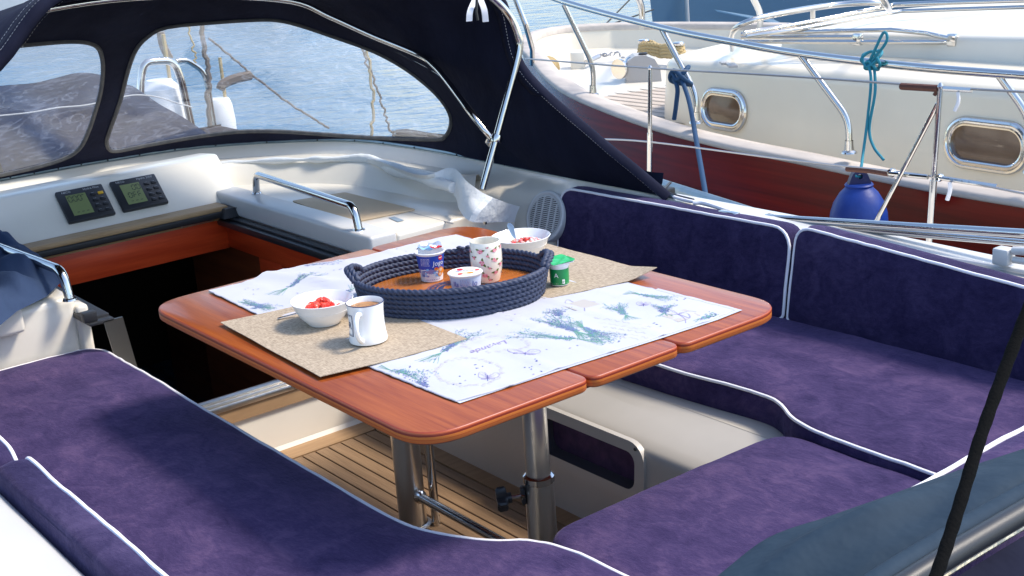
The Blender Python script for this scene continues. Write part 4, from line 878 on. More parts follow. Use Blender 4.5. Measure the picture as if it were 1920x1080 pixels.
hem_ = MB(); hem_.tube([(x*.998+.0033, y*.998+.005, czh(x, y)-.0012) for x, y in cl], .0019, 6, closed=True); hem_.build('hem', 'cloth', cloth)
# second folded layer under the front edge
und = dense([(1.277, 2.1), (1.286, 1.878), (1.524, 1.866), (1.80, 1.846), (1.95, 1.838), (2.035, 1.842), (2.03, 2.1)], .02)
q, f = fill2d(und, step=.03); m2 = MB(); m2.add([(x+.004*noise.noise(Vector((x*30, y*30, 0))), y, .7022) for x, y in q], f); m2.build('folded_layer', 'cloth', cloth)
PR = {k: MB() for k in ('stem_print', 'lav_print', 'lav_dark', 'teal_print', 'tan_print', 'beige_print', 'lilac_print')}
def pr(k, v, f, dz=.0007):
    if all(inpoly(a, b, cl_in) for a, b in v): PR[k].add([(a, b, czh(a, b)+dz) for a, b in v], f)
rd = random.Random(11); cl_in = [(1.65+(x-1.65)*.99, 2.42+(y-2.42)*.99) for x, y in cl[::4]]
def px2(a, b): p = at(a, b, 2, ZC); return (p.x, p.y)
def sprig(root, tip, wid, n=7, flor='lav_print', dens=1.0, stems='stem_print'):
    """bunch of lavender: stems fan from root, florets over the last 60 percent"""
    a = Vector(px2(*root)); b = Vector(px2(*tip)); d = b-a; L = d.length; nrm = Vector((-d.y, d.x)).normalized(); wid *= 1.7; n += 3
    for i in range(n):
        s = (i/(n-1)-.5)*2+rd.uniform(-.2, .2); k = rd.uniform(.8, 1.08); end = a+d*k+nrm*s*wid; mid = a+d*.45+nrm*s*wid*.22; st0 = a-d*.28+nrm*(-s*wid*.75)
        pts = [st0, a+d*.12, mid, end]; sp = spline([Vector((p.x, p.y, 0)) for p in pts], 5)
        pr(stems, *stroke2d([(p.x, p.y) for p in sp], .0008))
        m_ = int(12*dens)
        for j in range(m_):
            t = .42+.58*j/m_; p = sp[min(len(sp)-1, int(t*len(sp)))]
            for _ in range(2):
                an = rd.uniform(0, 6.3); rr2 = rd.uniform(.001, .0075); c = rd.choice([flor, flor, 'lav_dark', 'teal_print'] if flor == 'lav_print' else [flor, 'lav_print', 'stem_print'])
                pr(c, *leaf2d(p.x+rr2*math.cos(an), p.y+rr2*math.sin(an), an, rd.uniform(.0026, .0048), rd.uniform(.0007, .0013)), dz=.0009)
for a in [((532, 545), (598, 512), .020, 8), ((462, 570), (515, 580), .014, 6, 'teal_print'), ((500, 578), (455, 566), .01, 4), ((820, 668), (888, 622), .020, 10), ((1083, 626), (1012, 596), .016, 8), ((1098, 640), (962, 628), .018, 8, 'teal_print'), ((1090, 628), (1040, 603), .02, 7),
          ((1176, 595), (1150, 572), .018, 8, 'teal_print'), ((1085, 614), (1158, 638), .018, 7), ((1090, 612), (1128, 642), .012, 6, 'teal_print'), ((1192, 553), (1262, 562), .012, 7, 'teal_print'), ((726, 694), (802, 708), .014, 7, 'teal_print'), ((800, 728), (783, 712), .010, 5), ((1052, 596), (1040, 582), .016, 6),
          ((1246, 590), (1245, 574), .018, 7), ((470, 580), (500, 574), .01, 4), ((630, 478), (670, 470), .012, 4), ((560, 500), (640, 492), .014, 5), ((660, 545), (640, 560), .012, 4), ((715, 730), (745, 742), .01, 4), ((1310, 600), (1345, 590), .01, 4, 'teal_print')]: sprig(*a)
def pxs(k, pts, wd, dz=.0008): pr(k, *stroke2d([px2(*p) for p in pts], wd), dz=dz)
def ringp(cx, cy, rx, ry, n, k='tan_print'):
    for q in range(n):
        a = q*2*math.pi/n; x = cx+rx*math.cos(a); y = cy+ry*math.sin(a); c = px2(x+rd.uniform(-3, 3), y+rd.uniform(-2, 2)); pr(k, *stroke2d([(c[0]+.004*math.cos(b*1.2), c[1]+.004*math.sin(b*1.2)) for b in range(5)], .0007))
ringp(880, 700, 62, 26, 60); ringp(930, 648, 62, 14, 44, 'tan_print')
def butterfly(cx, cy, sx, sy, tilt=0):
    for s in (-1, 1):
        for w_, h_, oy in ((1, .9, -.35), (.7, .55, .35)):
            pts = [(0, 0), (.45*w_, -.9*h_), (1*w_, -.75*h_), (.85*w_, -.1), (0, 0)]
            P = spline([Vector((cx+s*x*sx+tilt*y*sy, cy+(y+(0 if oy < 0 else .8)*-y*1.6)*sy, 0)) for x, y in pts], 4); pxs('lilac_print', [(p.x, p.y) for p in P], .0009)
            for k in (.3, .55, .8): pxs('lilac_print', [(cx, cy), (cx+s*sx*k*w_, cy+(-.8 if oy < 0 else .5)*h_*sy*(1.1-k*.4))], .0005)
    pxs('lav_dark', [(cx, cy-sy*.3), (cx, cy+sy*.4)], .0014)
butterfly(985, 665, 30, 9, .5); butterfly(915, 712, 19, 13, -.3); butterfly(1207, 574, 13, 6)
def bow(cx, cy, s):
    pr('beige_print', [px2(cx-30*s, cy+2*s), px2(cx+12*s, cy-10*s), px2(cx+42*s, cy+0*s), px2(cx+0*s, cy+13*s)], [(0, 1, 2, 3)], dz=.0006)
    for pts in ([(cx, cy), (cx-18*s, cy-9*s), (cx-22*s, cy-1*s), (cx, cy)], [(cx, cy), (cx+16*s, cy-2*s), (cx+22*s, cy+6*s), (cx, cy)], [(cx, cy), (cx+12*s, cy+7*s), (cx+14*s, cy+14*s)], [(cx, cy), (cx+18*s, cy-6*s), (cx+34*s, cy-5*s)]):
        P = spline([Vector((a, b, 0)) for a, b in pts], 5); pxs('lilac_print', [(p.x, p.y) for p in P], .0012)
bow(1083, 573, 1); bow(1272, 592, 1); bow(810, 742, .8)
for _ in range(85):     # loose florets
    c = rd.choice([(760, 715), (905, 690), (940, 600), (1060, 655), (860, 715), (1180, 645), (620, 500), (560, 560), (1280, 560), (990, 690), (740, 465), (470, 545), (800, 690), (1230, 610)]); p = px2(c[0]+rd.gauss(0, 16), c[1]+rd.gauss(0, 7)); pr(rd.choice(['lav_print', 'lav_dark', 'lilac_print']), *leaf2d(*p, rd.uniform(0, 6), rd.uniform(.004, .008), .0017))
for r_ in range(5):     # lines of handwriting
    x = 1115+r_*8; y = 598+r_*8
    while x < 1215:
        l = rd.uniform(8, 20); P = spline([Vector((x+l*i/5, y+l*.16*i/5+rd.uniform(-1.6, 1.6), 0)) for i in range(6)], 3); pxs('tan_print' if r_ % 2 else 'lilac_print', [(p.x, p.y) for p in P], .0006); x += l+5; y += l*.16+.8
for x, y in ((740, 700), (965, 590), (600, 530)):
    for r_ in range(3): pxs('tan_print', [(x-18+i*4, y+r_*5+rd.uniform(-1, 1)) for i in range(9)], .0005)
v, f = text2d('Lavande', .040, .4); A = px2(948, 640); 
ux = (Vector(px2(878, 662))-Vector(A)).normalized(); uy = Vector((-ux.y, ux.x)); sc_ = (Vector(px2(878, 662))-Vector(A)).length/max(q[0] for q in v)
pr('lilac_print', [tuple(Vector(A)+ux*a*sc_+uy*b*sc_) for a, b in v], f)
keys = [k for k in PR if PR[k].v]; big = MB()
for i, k in enumerate(keys): big.add(PR[k].v, PR[k].f, i)
big.build('printed_motifs', None, cloth, mats=keys, smooth=False)

# placemats
def placemat(q, label, curl):
    P = dense(q, .02); v2, f2 = fill2d(P, step=.03); z0 = .7088
    vs = []; n = 0
    for x, y in v2: vs.append((x, y, z0+.0022*noise.noise(Vector((x*6, y*6, curl)))+(2.2*max(0, x-2.02)*max(0, 2.27-y) if curl > 1 else 0)))
    vs2 = vs+[(a, b, c-.0016) for a, b, c in vs]; n = len(vs); k = len(P)
    fs = f2+[tuple(i+n for i in g)[::-1] for g in f2]+[(i, (i+1) % k, n+(i+1) % k, n+i) for i in range(k)]
    o = obj('placemat', vs2, fs, 'weave', ang=60); tag(o, label, 'placemat', 'woven beige placemats on the table'); return o
q = [at(a, b, 2, .709) for a, b in ((413, 604), (600, 706))]
placemat([(q[0].x, q[0].y), (q[1].x, q[1].y), (1.33, 2.166), (1.505, 2.15), (1.515, 2.60), (1.49, 2.64)], 'woven beige placemat under the white mug and the bowl of red fruit', 1)
placemat([(1.795, 2.235), (1.93, 2.20), (2.098, 2.172), (2.108, 2.40), (2.112, 2.69), (1.80, 2.70)], 'woven beige placemat under the green pot and the far bowl', 2)

# ================================================================== TRAY of thick navy cord
TR = thing('rope_tray', 'oval navy rope tray with looped handles and an orange wooden bottom', 'tray', (1.665, 2.42, .707))
TC = Vector((1.662, 2.418)); TA = Vector((math.cos(YAW), -math.sin(YAW))); TB = Vector((-TA.y, TA.x)); RA, RB = .214, .158
def ell(a, k=1, dr=0): p = TC+TA*math.cos(a)*(RA*k+dr)+TB*math.sin(a)*(RB*k+dr); return p
def cord(mb, pts, r, closed, lay=.0140, n=14, lobes=3):
    """twisted three-strand cord along a path"""
    pts = [Vector(p) for p in pts]; k = len(pts); acc = 0; vs = []; up = Vector((0, 0, 1))
    tot = sum((pts[(i+1) % k]-pts[i]).length for i in range(k if closed else k-1)); turns = max(1, round(tot/(lay*lobes))); lay_ = tot/turns
    for i in range(k):
        a = pts[(i-1) % k] if (closed or i) else pts[0]; b = pts[(i+1) % k] if (closed or i < k-1) else pts[-1]; t = (b-a).normalized()
        N = up-t*up.dot(t); N = N.normalized() if N.length > .1 else Vector((TB.x, TB.y, 0)); B = t.cross(N); tw = acc/lay_*2*math.pi
        for j in range(n):
            an = j*2*math.pi/n; rr_ = r*(.66+.50*abs(math.cos((an-tw)*lobes/2))**.8)
            vs.append(pts[i]+N*math.cos(an)*rr_+B*math.sin(an)*rr_)
        acc += (pts[(i+1) % k]-pts[i]).length
    fs = []
    for i in range(k if closed else k-1):
        j = (i+1) % k; fs += [(i*n+a, i*n+(a+1) % n, j*n+(a+1) % n, j*n+a) for a in range(n)]
    if not closed: fs += [tuple(range(n)), tuple((k-1)*n+a for a in range(n))]
    mb.add(vs, fs)
rc = .0066; rows_ = 6; mb = MB()
for r_ in range(rows_):
    z = .7075+rc+r_*rc*1.82; kk = 1+.012*r_
    cord(mb, [(*ell(2*math.pi*i/560, kk), z) for i in range(560)], rc, True)
wallo = mb.build('cord_wall', 'rope_tray', TR, ang=180)
ZT = .7075+rc+(rows_-1)*rc*1.82
def handle(a0, half, h, out, dr0):
    mb = MB()
    for off in (0, 1):
        pts = []
        for i in range(91):
            t = i/90; a = a0+(t-.5)*2*half; p = ell(a, 1.06, out*math.sin(math.pi*t)+dr0+off*.009); pts.append((p.x, p.y, ZT+.004+h*math.sin(math.pi*t)**.55-off*.004))
        cord(mb, pts, rc*1.0, False)
    mb.build('handle', 'rope_tray', TR, ang=180)
handle(math.pi, .27, .021, .012, -.004); handle(0.02, .27, .022, .008, -.004)
mb = MB(); p = ell(1.45, 1.06)   # whipped knot at the back of the rim
for k in (-1, 0, 1): cord(mb, [(p.x+TA.x*.011*k+TA.x*.012*math.sin(i/5)*(-1 if k else 1)*.2, p.y+TA.y*.011*k, .745+(ZT+.010-.745)*i/24+.002*abs(k)) for i in range(25)], rc*1.0, False)
mb.build('rope_splice', 'rope_tray', TR, ang=180)
fo = [ell(2*math.pi*i/80, .97) for i in range(80)]
prism([(p.x, p.y) for p in fo], .7250, .7350, r=.001).build('tray_bottom', None, TR, mats=['traywood', 'traywood'])
bt = bpy.data.objects['tray_bottom']
mb = MB(); ec = Vector(px2(862, 552)) if False else Vector((1.655, 2.405)); zt = .7357
def ring2(r0, r1, n=48): return [(ec.x+r*math.cos(a*2*math.pi/n), ec.y+r*math.sin(a*2*math.pi/n)) for r in (r0, r1) for a in range(n)], [(a, (a+1) % n, n+(a+1) % n, n+a) for a in range(n)]
mats_ = ['navy_print', 'traywood']
v, f = disc2d(ec.x, ec.y, .062, n=48); mb.add([(a, b, zt) for a, b in v], f, 0)
v, f = ring2(.036, .039); mb.add([(a, b, zt+.0004) for a, b in v], f, 1)
v, f = ring2(.057, .059); mb.add([(a, b, zt+.0004) for a, b in v], f, 1)
txt, f = text2d('KLUB  SAILING  NAUTIC  ', .016); W_ = max(q[0] for q in txt)
mb.add([(ec.x+(.052-b*.72)*math.cos(2*math.pi*a/W_*.95), ec.y+(.052-b*.72)*math.sin(2*math.pi*a/W_*.95), zt+.0005) for a, b in txt], f, 1)
v, f = disc2d(ec.x, ec.y, .028, n=5, a0=.4); mb.add([(a, b, zt+.0004) for a, b in v], f, 1)
mb.build('round_emblem', None, bt, mats=mats_, smooth=False)

# ================================================================== TABLEWARE
def wrap(mb, c, v, f, rf, mi=0, rot=0, eps=.0005):
    """put flat shapes (u = metres round the side, v = height) on a turned surface, facing the camera at u = 0"""
    a0 = math.atan2(-c[1], -c[0])+rot
    mb.add([(c[0]+(rf(b)+eps)*math.cos(a0+a/rf(b)), c[1]+(rf(b)+eps)*math.sin(a0+a/rf(b)), c[2]+b) for a, b in v], f, mi)
def rprof(P):
    def g(z):
        for (r0, z0), (r1, z1) in zip(P, P[1:]):
            if z0 <= z <= z1: return r0+(r1-r0)*(z-z0)/max(1e-9, z1-z0)
        return P[-1][0] if z > P[-1][1] else P[0][0]
    return g
def grid_decal(u0, u1, v0, v1, nu=12, nv=2):
    v = [(u0+(u1-u0)*i/nu, v0+(v1-v0)*j/nv) for i in range(nu+1) for j in range(nv+1)]
    return v, [(i*(nv+1)+j, i*(nv+1)+j+1, (i+1)*(nv+1)+j+1, (i+1)*(nv+1)+j) for i in range(nu) for j in range(nv)]
ZM = .7105
# mug with lettered frame
c = (1.353, 2.305, ZM); M1 = thing('mug', 'white china mug of coffee with blue rim and framed letter, beside the bowl', 'mug', c)
OP = [(.034, 0), (.0415, .002), (.0425, .008), (.040, .020), (.0385, .045), (.0390, .070), (.0405, .084), (.0412, .088)]; g = rprof(OP)
mb = MB(); mb.lathe([(.001, .0015)]+OP+[(.0405, .0892), (.0390, .0885), (.0365, .080), (.0355, .02), (.001, .012)], c, 48); mb.build('mug_body', 'china', M1)
mb = MB(); mb.lathe([(.0413, .0878), (.0415, .0888), (.0408, .0897), (.0398, .0893)], c, 48); mb.build('rim_line', 'navy_print', M1)
mb = MB(); mb.lathe([(.001, .0775), (.0362, .0770)], c, 40); mb.build('coffee', 'coffee', M1)
a0 = math.atan2(-c[1], -c[0])-.35; dh = Vector((math.cos(a0), math.sin(a0), 0)); cc = Vector(c)
hp = spline([cc+dh*.037+Vector((0, 0, .072)), cc+dh*.052+Vector((0, 0, .074)), cc+dh*.066+Vector((0, 0, .062)), cc+dh*.068+Vector((0, 0, .042)), cc+dh*.058+Vector((0, 0, .024)), cc+dh*.044+Vector((0, 0, .013)), cc+dh*.037+Vector((0, 0, .011))], 6)
mb = MB(); mb.tube(hp, .0052, 12, rf=lambda t: .0050+.0012*abs(t-.5)*2); mb.build('handle', 'china', M1)
mb = MB()
for (u0, u1, v0, v1) in ((-.030, .008, .020, .0215), (-.030, .008, .066, .0675), (-.030, -.0285, .020, .0675), (.0065, .008, .020, .0675)): wrap(mb, c, *grid_decal(u0, u1, v0, v1), g, rot=-1.08)
for (u0, u1, v0, v1) in ((-.028, .006, .023, .0236), (.0045, .0052, .023, .0645), (-.028, .006, .064, .0646)): wrap(mb, c, *grid_decal(u0, u1, v0, v1), g, rot=-1.08)
v, f = text2d('AR', .022); wrap(mb, c, [(a-.025, b+.036) for a, b in v], f, g, rot=-1.08)
mb.build('framed_letters', 'navy_print', M1, smooth=False)
# barrel mug with little roses
c = (1.746, 2.388, .7353); M2 = thing('flower_mug', 'tall cream barrel mug scattered with pink roses standing on the tray', 'mug', c)
OP = [(.026, 0), (.0295, .002), (.0315, .008), (.0365, .030), (.0385, .052), (.0385, .068), (.0370, .088), (.0358, .098)]; g = rprof(OP)
mb = MB(); mb.lathe([(.001, .001)]+OP+[(.0350, .0995), (.0338, .0985), (.035, .088), (.036, .06), (.028, .01), (.001, .006)], c, 48); mb.build('mug_body', 'chinac', M2)
mb = MB(); rd = random.Random(5)
def rose(u, v, s, rot):
    for k in range(2): wrap(mb, c, *leaf2d(u, v, rot*.3-.9+k*2.4, .0105*s, .0024*s), g, 2)
    for k in range(7):
        a = k*.9+rot; q_ = rd.uniform(.3, 1); wrap(mb, c, *disc2d(u+.0046*s*q_*math.cos(a), v+.0036*s*q_*math.sin(a), .0024*s, .0018*s, 8, a), g, 0 if k % 2 else 1, eps=.0007+.00005*k)
    wrap(mb, c, *disc2d(u, v, .0018*s, n=8), g, 1, eps=.0009); wrap(mb, c, *disc2d(u+.001*s, v, .0008*s, n=6), g, 3, eps=.001)
for u, v, s in ((-.014, .082, 1.2), (.022, .082, 1.1), (-.010, .054, 1.3), (.021, .058, 1.15), (-.006, .022, 1.2), (.022, .028, 1.2), (.004, .070, .7), (-.032, .066, .9), (.006, .040, .75), (-.030, .036, .9), (.040, .045, 1.1), (-.046, .080, 1), (.045, .085, 1), (.05, .02, 1), (.004, .09, .5), (-.02, .008, .6), (.006, .010, .7)): rose(u, v, s, rd.uniform(0, 6))
mb.build('rose_print', None, M2, mats=['pink_print', 'pink_light', 'leaf_print', 'yellow_print'], smooth=False)
# tall yoghurt pot, foil peeled back
c = (1.664, 2.503, .7353); K1 = thing('yoghurt_pot', 'tall opened blue yoghurt pot with its foil lid folded back, in the tray', 'yoghurt pot', c)
OP = [(.0245, 0), (.0265, .0015), (.0275, .014), (.0345, .069), (.0350, .070)]; g = rprof(OP)
mb = MB(); mb.lathe([(.001, .001)]+OP+[(.0375, .0705), (.0378, .0725), (.0360, .0735), (.0335, .072), (.026, .006), (.001, .004)], c, 44); mb.build('pot_body', 'cupw', K1)
mb = MB(); mt = ['blue_print', 'white_print', 'orange_print', 'red_print', 'sky_print', 'peach_print', 'lilac_print']
wrap(mb, c, *grid_decal(-.10, .10, .032, .0665, 40, 2), g, 0, eps=.0003); wrap(mb, c, *grid_decal(-.10, .10, .022, .0315, 40, 1), g, 6, eps=.0003)
rd = random.Random(8)
for k in range(26): wrap(mb, c, *disc2d(rd.uniform(-.028, .05), rd.uniform(.016, .033), .0035, .0028, 8), g, rd.choice([0, 4, 6, 1]), eps=.0005)
for u, v, s, m_ in ((.012, .034, .0052, 2), (.025, .030, .0085, 2), (.025, .030, .0050, 5), (.022, .019, .0070, 2), (.022, .019, .004, 5), (.013, .036, .0028, 3), (.034, .024, .007, 2)): wrap(mb, c, *disc2d(u, v, s, s*.85, 14), g, m_, eps=.0008)
wrap(mb, c, *disc2d(.026, .060, .0065, .0060, 16), g, 3, eps=.0008); wrap(mb, c, *stroke2d([(.021, .0605), (.031, .0605)], .0018), g, 1, eps=.001)
v, f = text2d('Jogo', .0165, .12); wrap(mb, c, [(a+.004, b+.0425) for a, b in v], f, g, 1, eps=.0011)
for r_ in range(6):
    x = -.026
    while x < -.004: l = rd.uniform(.002, .006); wrap(mb, c, *stroke2d([(x, .060-r_*.0033), (min(x+l, -.003), .060-r_*.0033)], .0008), g, 1, eps=.0007); x += l+.0012
for k in range(9): wrap(mb, c, *stroke2d([(-.026+k*.0011, .014), (-.026+k*.0011, .030)], .0005), g, 0, eps=.0009)
wrap(mb, c, *grid_decal(-.029, -.014, .012, .032, 4, 1), g, 1, eps=.0004)
for k in range(8): wrap(mb, c, *stroke2d([(-.014+k*.0045, .007), (-.0115+k*.0045, .007)], .0018), g, 6, eps=.0006)
mb.build('printed_sleeve', None, K1, mats=mt, smooth=False)
mb = MB(); mb.lathe([(.001, .010), (.0275, .011)], c, 30); mb.build('yoghurt_rest', 'yog', K1)
# lid: crumpled disc folded back over the far rim
mb = MB(); ca = math.atan2(-c[1], -c[0])+math.pi; vs = []; fs = []; nr, na = 5, 26
for i in range(nr+1):
    for j in range(na):
        a = j*2*math.pi/na; r_ = .034*i/nr*(1+.06*math.sin(5*a)); lx, ly = r_*math.cos(a), r_*math.sin(a)
        z = .0765+.006*math.sin(lx*150+1)*math.cos(ly*120)+.25*max(0, lx); vs.append(Vector((c[0]+math.cos(ca)*(.026+lx*.45)-math.sin(ca)*ly*.95, c[1]+math.sin(ca)*(.026+lx*.45)+math.cos(ca)*ly*.95, c[2]+z-.003)))
for i in range(nr):
    for j in range(na): fs.append((i*na+j, i*na+(j+1) % na, (i+1)*na+(j+1) % na, (i+1)*na+j))
fmi = [0 if (q % na) < 8 else (1 if (q % na) < 15 else (2 if (q % na) < 19 else 0)) for q in range(len(fs))]
obj('foil_lid', vs, fs, None, K1, True, ['foil', 'sky_print', 'red_print'], fmi, ang=80)
# small yoghurt cup with fruit lid
c = (1.655, 2.350, .7353); K2 = thing('yoghurt_cup', 'small sealed white and blue fruit yoghurt cup at the front of the tray', 'yoghurt cup', c)
OP = [(.030, 0), (.0315, .0015), (.0325, .008), (.0375, .047), (.0378, .048)]; g = rprof(OP)
mb = MB(); mb.lathe([(.001, .001)]+OP+[(.0408, .0485), (.0412, .0500), (.001, .0505)], c, 44); mb.build('cup_body', 'cupw', K2)
mb = MB(); rd = random.Random(4); mt = ['sky_print', 'blue_print', 'white_print', 'red_print', 'orange_print', 'peach_print', 'lilac_print']
flat('pale_blue_print', (.50, .62, .80)); mt.append('pale_blue_print'); wrap(mb, c, *grid_decal(-.11, .11, .006, .045, 40, 2), g, 7, eps=.0003)
v, f = text2d('Jo', .019, .1); wrap(mb, c, [(a+.013, b+.024) for a, b in v], f, g, 1, eps=.0013)
v, f = text2d('lla', .018, .1); wrap(mb, c, [(a-.033, b+.024) for a, b in v], f, g, 1, eps=.0011)
for r_ in range(7):
    x = -.014
    while x < .009: l = rd.uniform(.002, .006); wrap(mb, c, *stroke2d([(x, .041-r_*.0032), (min(x+l, .010), .041-r_*.0032)], .0009), g, rd.choice([6, 6, 1]), eps=.0009); x += l+.0013
for u, v_ in ((.032, .012), (.04, .014), (-.04, .012)): wrap(mb, c, *disc2d(u, v_, .005, n=12), g, 4, eps=.0008); wrap(mb, c, *disc2d(u+.001, v_, .003, n=10), g, 3, eps=.001)
mb.build('printed_sleeve', None, K2, mats=mt, smooth=False)
mb = MB(); lz = c[2]+.0508; ca = math.atan2(-c[1], -c[0])+math.pi/2; ex = Vector((math.cos(ca), math.sin(ca))); ey = Vector((-ex.y, ex.x))
def lid(v, f, mi, dz=0): mb.add([(c[0]+ex.x*a+ey.x*b, c[1]+ex.y*a+ey.y*b, lz+dz) for a, b in v], f, mi)
lid(*disc2d(0, 0, .0395, n=40), 2); lid(*disc2d(-.012, .020, .0075, .0085, 18), 3, .0004); lid(*disc2d(.0, -.012, .020, .010, 18, .2), 5, .0004); lid(*disc2d(.028, .006, .006, n=12), 3, .0006); lid(*disc2d(-.012, -.018, .006, n=12), 3, .0006); lid(*disc2d(.012, -.014, .008, .006, 12), 4, .0007)
v, f = text2d('ogobella', .0135, .2); lid([(a-.026, b+.002) for a, b in v], f, 1, .0009)
mb.build('foil_lid', None, K2, mats=mt, smooth=False)
# green square-lidded pot on the right mat
c = (1.889, 2.292, ZM); K3 = thing('green_yoghurt_pot', 'green yoghurt pot with a peeled green foil lid, outside the right end of the tray', 'yoghurt pot', c)
OP = [(.0205, 0), (.0220, .0012), (.0228, .006), (.0232, .045), (.0232, .046)]; g = rprof(OP)
mb = MB(); mb.lathe([(.001, .001)]+OP+[(.0262, .0475), (.0268, .050), (.0260, .056), (.0235, .057)], c, 36)
sq = rrect2d(-.029, -.029, .029, .029, .008, 4); ca = math.atan2(-c[1], -c[0])+.55; ex = Vector((math.cos(ca), math.sin(ca))); ey = Vector((-ex.y, ex.x)); n_ = len(sq)
def S3(a, b, z): return (c[0]+ex.x*a+ey.x*b, c[1]+ex.y*a+ey.y*b, c[2]+z)
mb.add([S3(a, b, .0560) for a, b in sq]+[S3(a, b, .0578) for a, b in sq], [(i, (i+1) % n_, n_+(i+1) % n_, n_+i) for i in range(n_)]+[tuple(range(n_, 2*n_)), tuple(range(n_))]); mb.build('pot_body', 'cupw', K3)
mb = MB(); v2, f2 = fill2d(rrect2d(-.031, -.031, .031, .031, .008, 4), step=.006)
mb.add([S3(a, b, .0592+.0012*math.sin(a*200)*math.sin(b*170)+.22*max(0, b-.006)**1.0*.4+(.12*max(0, -a-.012))) for a, b in v2], f2); mb.build('foil_lid', 'green_foil', K3)
mb = MB(); wrap(mb, c, *grid_decal(-.073, .0725, .003, .042, 48, 2), g, 0, eps=.0004); v, f = text2d('A', .016); wrap(mb, c, [(a-.013, b+.022) for a, b in v], f, g, 1, eps=.0008)
wrap(mb, c, *grid_decal(.006, .0125, .006, .017, 4, 1), g, 1, eps=.0007); v, f = text2d('p', .009); wrap(mb, c, [(a+.0066, b+.0095) for a, b in v], f, g, 0, eps=.0010)
mb.build('green_sleeve', None, K3, mats=['green_print', 'white_print'], smooth=False)
# bowls
def bowl(c, R, H, label):
    t = thing('bowl', label, 'bowl', c, None)
    mb = MB(); mb.lathe([(.001, .002), (R*.50, .0), (R*.54, .004), (R*.74, H*.35), (R*.90, H*.72), (R*.985, H*.97), (R, H), (R*.985, H*1.015), (R*.96, H*.98), (R*.86, H*.68), (R*.68, H*.33), (R*.48, .007), (.001, .006)], c, 56); mb.build('bowl_body', 'china', t); return t
def bits(name, c, R, z, n, s, mats_, seed, heap=1, off=(0, 0)):
    rd = random.Random(seed); mb = MB()
    for i in range(n):
        a = rd.uniform(0, 6.3); r_ = R*math.sqrt(rd.random()); h = heap*(1-(r_/R)**2)*rd.uniform(.5, 1); sz = s*rd.uniform(.7, 1.3)
        M_ = Matrix.Rotation(rd.uniform(0, 3), 3, Vector((rd.random(), rd.random(), rd.random()+.1)).normalized()); ax = [M_ @ Vector(e) for e in ((1, 0, 0), (0, 1, 0), (0, 0, 1))]
        mb.obox((c[0]+off[0]+r_*math.cos(a), c[1]+off[1]+r_*math.sin(a), z+h), ax, (sz, sz*.8, sz*.7), sz*.25, rd.randrange(len(mats_)))
    return mb, mats_
c = (1.352, 2.492, ZM); B1 = bowl(c, .072, .056, 'white bowl heaped with diced red fruit beside the coffee mug')
mb = MB(); mb.lathe([(.001, .036), (.062, .034)], c, 36); mb.build('yoghurt', 'yog', B1)
mb, ms = bits('d', c, .030, c[2]+.036, 60, .0055, ['straw'], 1, .020, (-.004, .004)); mb.build('diced_fruit', None, B1, mats=ms)
MT['pale_pulp'] = mat('pale_pulp', (.82, .66, .52), .4)
mb, ms = bits('d', c, .012, c[2]+.034, 8, .006, ['pale_pulp', 'straw'], 2, .006, (.026, -.026)); mb.build('pale_fruit', None, B1, mats=ms)
c = (1.985, 2.555, ZM); B2 = bowl(c, .077, .056, 'white bowl of muesli with pink fruit behind the tray, a spoon standing in it')
mb = MB(); mb.lathe([(.001, .037), (.067, .035)], c, 36); mb.build('yoghurt', 'yog', B2)
mb, ms = bits('d', c, .042, c[2]+.036, 150, .0040, ['pinkb', 'pinkb', 'brownb', 'straw', 'yog'], 3, .012, (.004, -.012)); mb.build('muesli', None, B2, mats=ms)
def spoon(pts, label, wd0=.0045, wd1=.009):
    P = spline(pts, 8); n = len(P); vs = []
    side = Vector((RX.x, RX.y, RX.z)) if abs((P[-1]-P[0]).normalized().z) > .5 else Vector((-(P[-1]-P[0]).y, (P[-1]-P[0]).x, 0)).normalized()
    for i, p in enumerate(P):
        t = i/(n-1); w_ = wd0*.55+(wd1-wd0*.5)*(t**3 if t < .92 else .75*(1-((t-.92)/.08)**2)+.02); nn_ = (P[min(i+1, n-1)]-P[max(i-1, 0)]).normalized().cross(side).normalized()
        vs += [p-side*w_, p+nn_*.0016, p+side*w_, p-nn_*.0012]
    mb = MB(); mb.add(vs, [(4*i+j, 4*i+(j+1) % 4, 4*i+4+(j+1) % 4, 4*i+4+j) for i in range(n-1) for j in range(4)]+[(0, 1, 2, 3), (4*n-4, 4*n-3, 4*n-2, 4*n-1)])
    o = mb.build('spoon', 'steel', ang=70); return tag(o, label, 'spoon')
q0 = Vector((1.945, 2.575, .748)); spoon([q0, at(972, 470, 1, 2.585), at(964, 445, 1, 2.60), at(955, 418, 1, 2.62)], 'steel spoon standing upright in the far bowl', wd1=.0105)
q0 = at(556, 588, 2, .716); spoon([q0, at(540, 592, 2, .714), at(520, 597, 2, .7125)], 'steel spoon lying on the left placemat, mostly hidden by the bowl of red fruit', wd1=.005)

